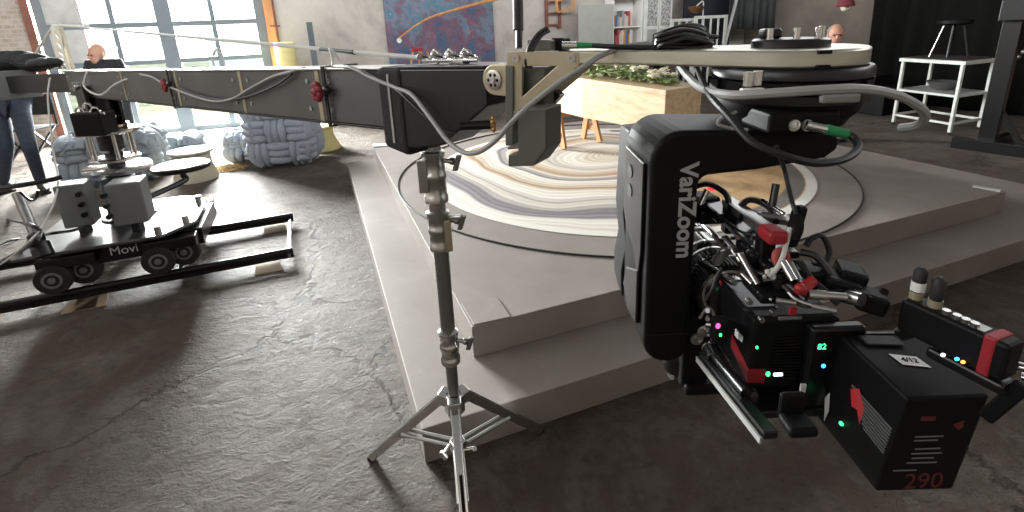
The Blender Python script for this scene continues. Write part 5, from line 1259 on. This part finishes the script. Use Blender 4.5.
# module between body and battery
md = bxx(.470, .560, .690, .712, .955, 1.115, BLKS, 'battery_adapter', cm, .006)
bxx(.462, .530, .712, .76, .95, 1.12, BLK, 'adapter_box', cm, .006)
lettering('lettering', '82', D(822, 347, .765), X, Z, .014, LEDG, md, .0003)
MB().ell(D(823.5, 366, .755), (.0032, .002, .0034)).build('status_lamp', LEDB, md, smooth=True)
MB().box(D(803, 388, .76), (.008, .003, .014)).build('white_marking', PRINT, md)

# ================================================================== BATTERY
q8 = {}
bL, bR = .527, .640; byn, byf = .561, .700; bzt, bzb = 1.0895, .967
bt_ = thing('camera_battery', 'big black block battery with red marks on the back of the camera', 'battery', V(((bL+bR)/2, (byn+byf)/2, bzb)))
nb = [(bL, byn), (bR, byn), (bR+.004, byf), (bL-.006, byf)]
dn0 = PY(876, 492, byn-.004); dnR = PY(953, 490, byn-.004); bzb = dn0.z; dn1 = V((bL-.022, byf, bzb+.002))
# waisted block: the lower part steps in along the sides
mb = MB()
P = [(byn, bzb), (byn, bzt), (byf, bzt+.010), (byf, bzb-.006)]
case = MB().hexa([dn0, dnR, V((bR-.012, byf, bzb+.004)), dn1, V((bL, byn, bzt)), V((bR, byn, bzt)), V((bR+.004, byf, bzt+.012)), V((bL-.010, byf, bzt+.012))]).build('battery_case', BLK, bt_, bevel=.004)
sL0, sL1 = V((bL, byn, bzt)), V((bL-.010, byf, bzt+.012))
def side(u, v): return sL0.lerp(sL1, u).lerp(dn0.lerp(dn1, u), v)       # u away from the viewer, v downwards
sn = (dn0-sL0).cross(sL1-sL0).normalized(); sn = -sn if sn.x > 0 else sn
mb = MB()
for k in range(9):
    v0 = .36+k*.032; a_ = side(.05, v0); b_ = side(.62-.035*k, v0-.02); mb.bar(a_+sn*.0006, b_+sn*.0006, .0022, .002, Z)
mb.build('grip_ribs', GREYP, case)
MB().prism([side(.62, .38)+sn*.0008, side(.55, .52)+sn*.0008, side(.47, .50)+sn*.0008, side(.40, .60)+sn*.0008, side(.39, .43)+sn*.0008, side(.52, .30)+sn*.0008][::-1], sn*.0008).build('red_emblem', mat('bright_red_print', (.55, .02, .03), .5), case)
MB().ell(side(.62, .78)+sn*.001, (.003, .004, .003)).build('status_lamp', LEDG, bt_, smooth=True)
MB().prism([side(.93, .72)+sn*.0008, side(.86, .95)+sn*.0008, side(.83, .80)+sn*.0008, side(.88, .62)+sn*.0008], sn*.0006).build('white_print', PRINT, case)
# rear face print
f00, f10, f01, f11 = sL0, V((bR, byn, bzt)), dn0, dnR
def rear(u, v): return f00.lerp(f10, u).lerp(f01.lerp(f11, u), v)
rnv = (f10-f00).cross(f01-f00).normalized(); rnv = -rnv if rnv.y > 0 else rnv
rx1 = (f10-f00).normalized(); rz1 = (f00-f01).normalized(); rz1 = (rz1-rx1*rz1.dot(rx1)).normalized()
lettering('lettering', '290', rear(.56, .89)+rnv*.0008, rx1, rz1, .038, RPRINT, case, .0003)
mb = MB()
for v0, u0, u1 in ((.40, .25, .60), (.44, .25, .55), (.53, .30, .62), (.58, .28, .66), (.63, .30, .58), (.68, .26, .64), (.76, .12, .42)):
    mb.bar(rear(u0, v0)+rnv*.0007, rear(u1, v0)+rnv*.0007, .0005, .0022, rnv)
mb.build('small_print', DPRINT, case)
mb = MB().prism([rear(.66, .28)+rnv*.0006, rear(.76, .34)+rnv*.0006, rear(.80, .31)+rnv*.0006, rear(.78, .24)+rnv*.0006], rnv*.0006); mb.bar(rear(.24, .21)+rnv*.0007, rear(.42, .21)+rnv*.0007, .0005, .007, rnv)
mb.build('red_emblem', RPRINT, case)
top = lambda u, v: f00.lerp(f10, u).lerp(sL1.lerp(V((bR+.004, byf, bzt+.012)), u), v)
lab = MB().prism([top(.36, .44)+Z*.001, top(.66, .38)+Z*.001, top(.62, .54)+Z*.001, top(.33, .60)+Z*.001], Z*.0006).build('paper_label', WHT, case)
lx = (top(.66, .38)-top(.36, .44)).normalized(); ly = (top(.33, .60)-top(.36, .44)); ly = (ly-lx*ly.dot(lx)).normalized()
lettering('lettering', '4/12', (top(.36, .44)+top(.62, .54))/2+Z*.0022, lx, ly, .0125, BLK, lab, .0002, bold=.0003)
MB().prism([top(.18, .74)+Z*.0008, top(.62, .70)+Z*.0008, top(.60, .86)+Z*.0008, top(.17, .90)+Z*.0008], Z*.003).build('top_recess', BLKS, case, bevel=.002)
mb = MB().bar(top(.25, .95)+Z*.001, top(.75, .93)+Z*.001, .0014, .004, Z); mb.build('small_print', DPRINT, case)
MB().hexa([V((bL-.012, byf+.001, bzb)), V((bR, byf+.001, bzb)), V((bR-.02, byf+.012, bzb+.01)), V((bL-.0, byf+.012, bzb+.01)), V((bL-.008, byf+.001, bzt+.010)), V((bR, byf+.001, bzt+.010)), V((bR-.02, byf+.012, bzt)), V((bL, byf+.012, bzt))]).build('mount_plate', BLKS, bt_, bevel=.002)

# ================================================================== VIDEO TRANSMITTER
e0 = D(906, 311, .735); e1 = G(1014, 362, e0.z)
tx = thing('video_transmitter', 'black wireless video box with stub antennas and red tape by the battery', 'transmitter', (e0+e1)/2)
du = (e1-e0); Lx = du.length; du.normalize(); dn_ = V((-du.y, du.x, 0)).normalized(); dn_ = dn_ if dn_.y > 0 else -dn_; dv_ = du.cross(dn_); dv_ = dv_ if dv_.z > 0 else -dv_
cc = (e0+e1)/2
MB().box(cc, (Lx, .034, .052), (du, dn_, dv_)).build('box_case', BLK, tx, bevel=.005)
MB().box(cc+du*(Lx/2-.020), (.014, .037, .056), (du, dn_, dv_)).build('tape', RED, tx, bevel=.003)
MB().box(cc+du*.02-dv_*.040+dn_*.004, (Lx*.7, .03, .016), (du, dn_, dv_)).build('cable_tray', BLKS, tx, bevel=.004)
MB().box(cc-du*(Lx/2+.0008), (.0014, .016, .022), (du, dn_, dv_)).build('paper_label', WHT, tx)
MB().box(cc+du*(Lx/2-.042)+dv_*.0262, (.022, .016, .0012), (du, dn_, dv_)).build('paper_label', WHT, tx)
for f, h_ in ((.07, .052), (.26, .048)):
    p = e0.lerp(e1, f)+dv_*.025; an = MB().cyl(p, p+dv_*.012, .0085, n=14).build('antenna_base', TAN, tx, smooth=True)
    MB().lathe(p+dv_*.012, dv_, [(.0075, 0), (.0085, .004), (.0085, h_*.6), (.006, h_-.016), (.003, h_-.013)], 16).build('antenna', RUB, an, smooth=True)
    if f < .1: MB().lathe(p+dv_*.014, dv_, [(.0088, 0), (.0088, .014)], 16).build('antenna_label', WHT, an)
mb = MB()
for f in (.40, .50, .58, .66): mb.cyl(e0.lerp(e1, f)+dv_*.025-dn_*.006, e0.lerp(e1, f)+dv_*.032-dn_*.006, .005, n=10)
mb.build('coax_socket', STEEL, tx, smooth=True)
for x, y, m_ in ((943, 355, LEDW), (957, 359, LEDB), (963, 362, LEDO)): MB().ell(D(x, y, .655), (.003, .002, .0026)).build('status_lamp', m_, tx, smooth=True)
MB().bar(D(985, 418, .66), D(1024, 385, .62), .018, .010, Z).build('support_rod', BLK, tx, bevel=.003)
for x, y in ((1012, 365), (1022, 377)): MB().cyl(D(x, y, .64), D(x+14, y+3, .63), .006, n=12).build('coax_plug', CHR, tx, smooth=True)
MB().bar(D(912, 330, .745), D(898, 335, .76), .02, .014, Z).build('mounting_arm', BLKS, tx, bevel=.004)
cable('cable', [D(921, 322, .77), D(928, 332, .755), D(938, 342, .735), D(948, 352, .715), D(960, 360, .70)], .005, CABB, 'black cable running along the front of the wireless video box')

# ================================================================== LIGHT
w = bpy.data.worlds.new('sky'); SC.world = w; w.use_nodes = True
n = w.node_tree.nodes; l = w.node_tree.links; bg = n['Background']
tc = n.new('ShaderNodeTexCoord'); sx = n.new('ShaderNodeSeparateXYZ'); l.new(tc.outputs['Generated'], sx.inputs[0])
r = ramp(n, [(0, (7, 7.1, 7.2)), (.28, (7, 7.1, 7.2)), (.5, (.215, .21, .205)), (1, (.165, .162, .158))]); l.new(sx.outputs[2], r.inputs[0]); l.new(r.outputs[0], bg.inputs['Color'])
def area(name, loc, aim, sx_, sy_, power, col=(1, 1, 1), spread=180):
    d = bpy.data.lights.new(name, 'AREA'); d.shape = 'RECTANGLE'; d.size = sx_; d.size_y = sy_; d.energy = power; d.color = col; d.spread = math.radians(spread)
    o = bpy.data.objects.new(name, d); COL.objects.link(o); o.location = loc
    o.rotation_euler = (V(aim)-V(loc)).to_track_quat('-Z', 'Y').to_euler(); return o
area('daylight_through_door', wp(S0+.6, BW+.9, 2.35), wp(S0+1.6, 3, .4), 2.8, 2.4, 7400, (1, .97, .93))
area('added_overhead_fill', wp(-5.5, 4.2, 4.4), wp(-1.5, 3.2, .3), 3.2, 2.2, 110, (1, .985, .96))  # added fill lamp, no such opening seen; softens the beam's shadow
SC.view_settings.view_transform = 'Standard'; SC.view_settings.look = 'None'; SC.view_settings.gamma = 1; SC.view_settings.exposure = .08
SC.view_settings.use_curve_mapping = False
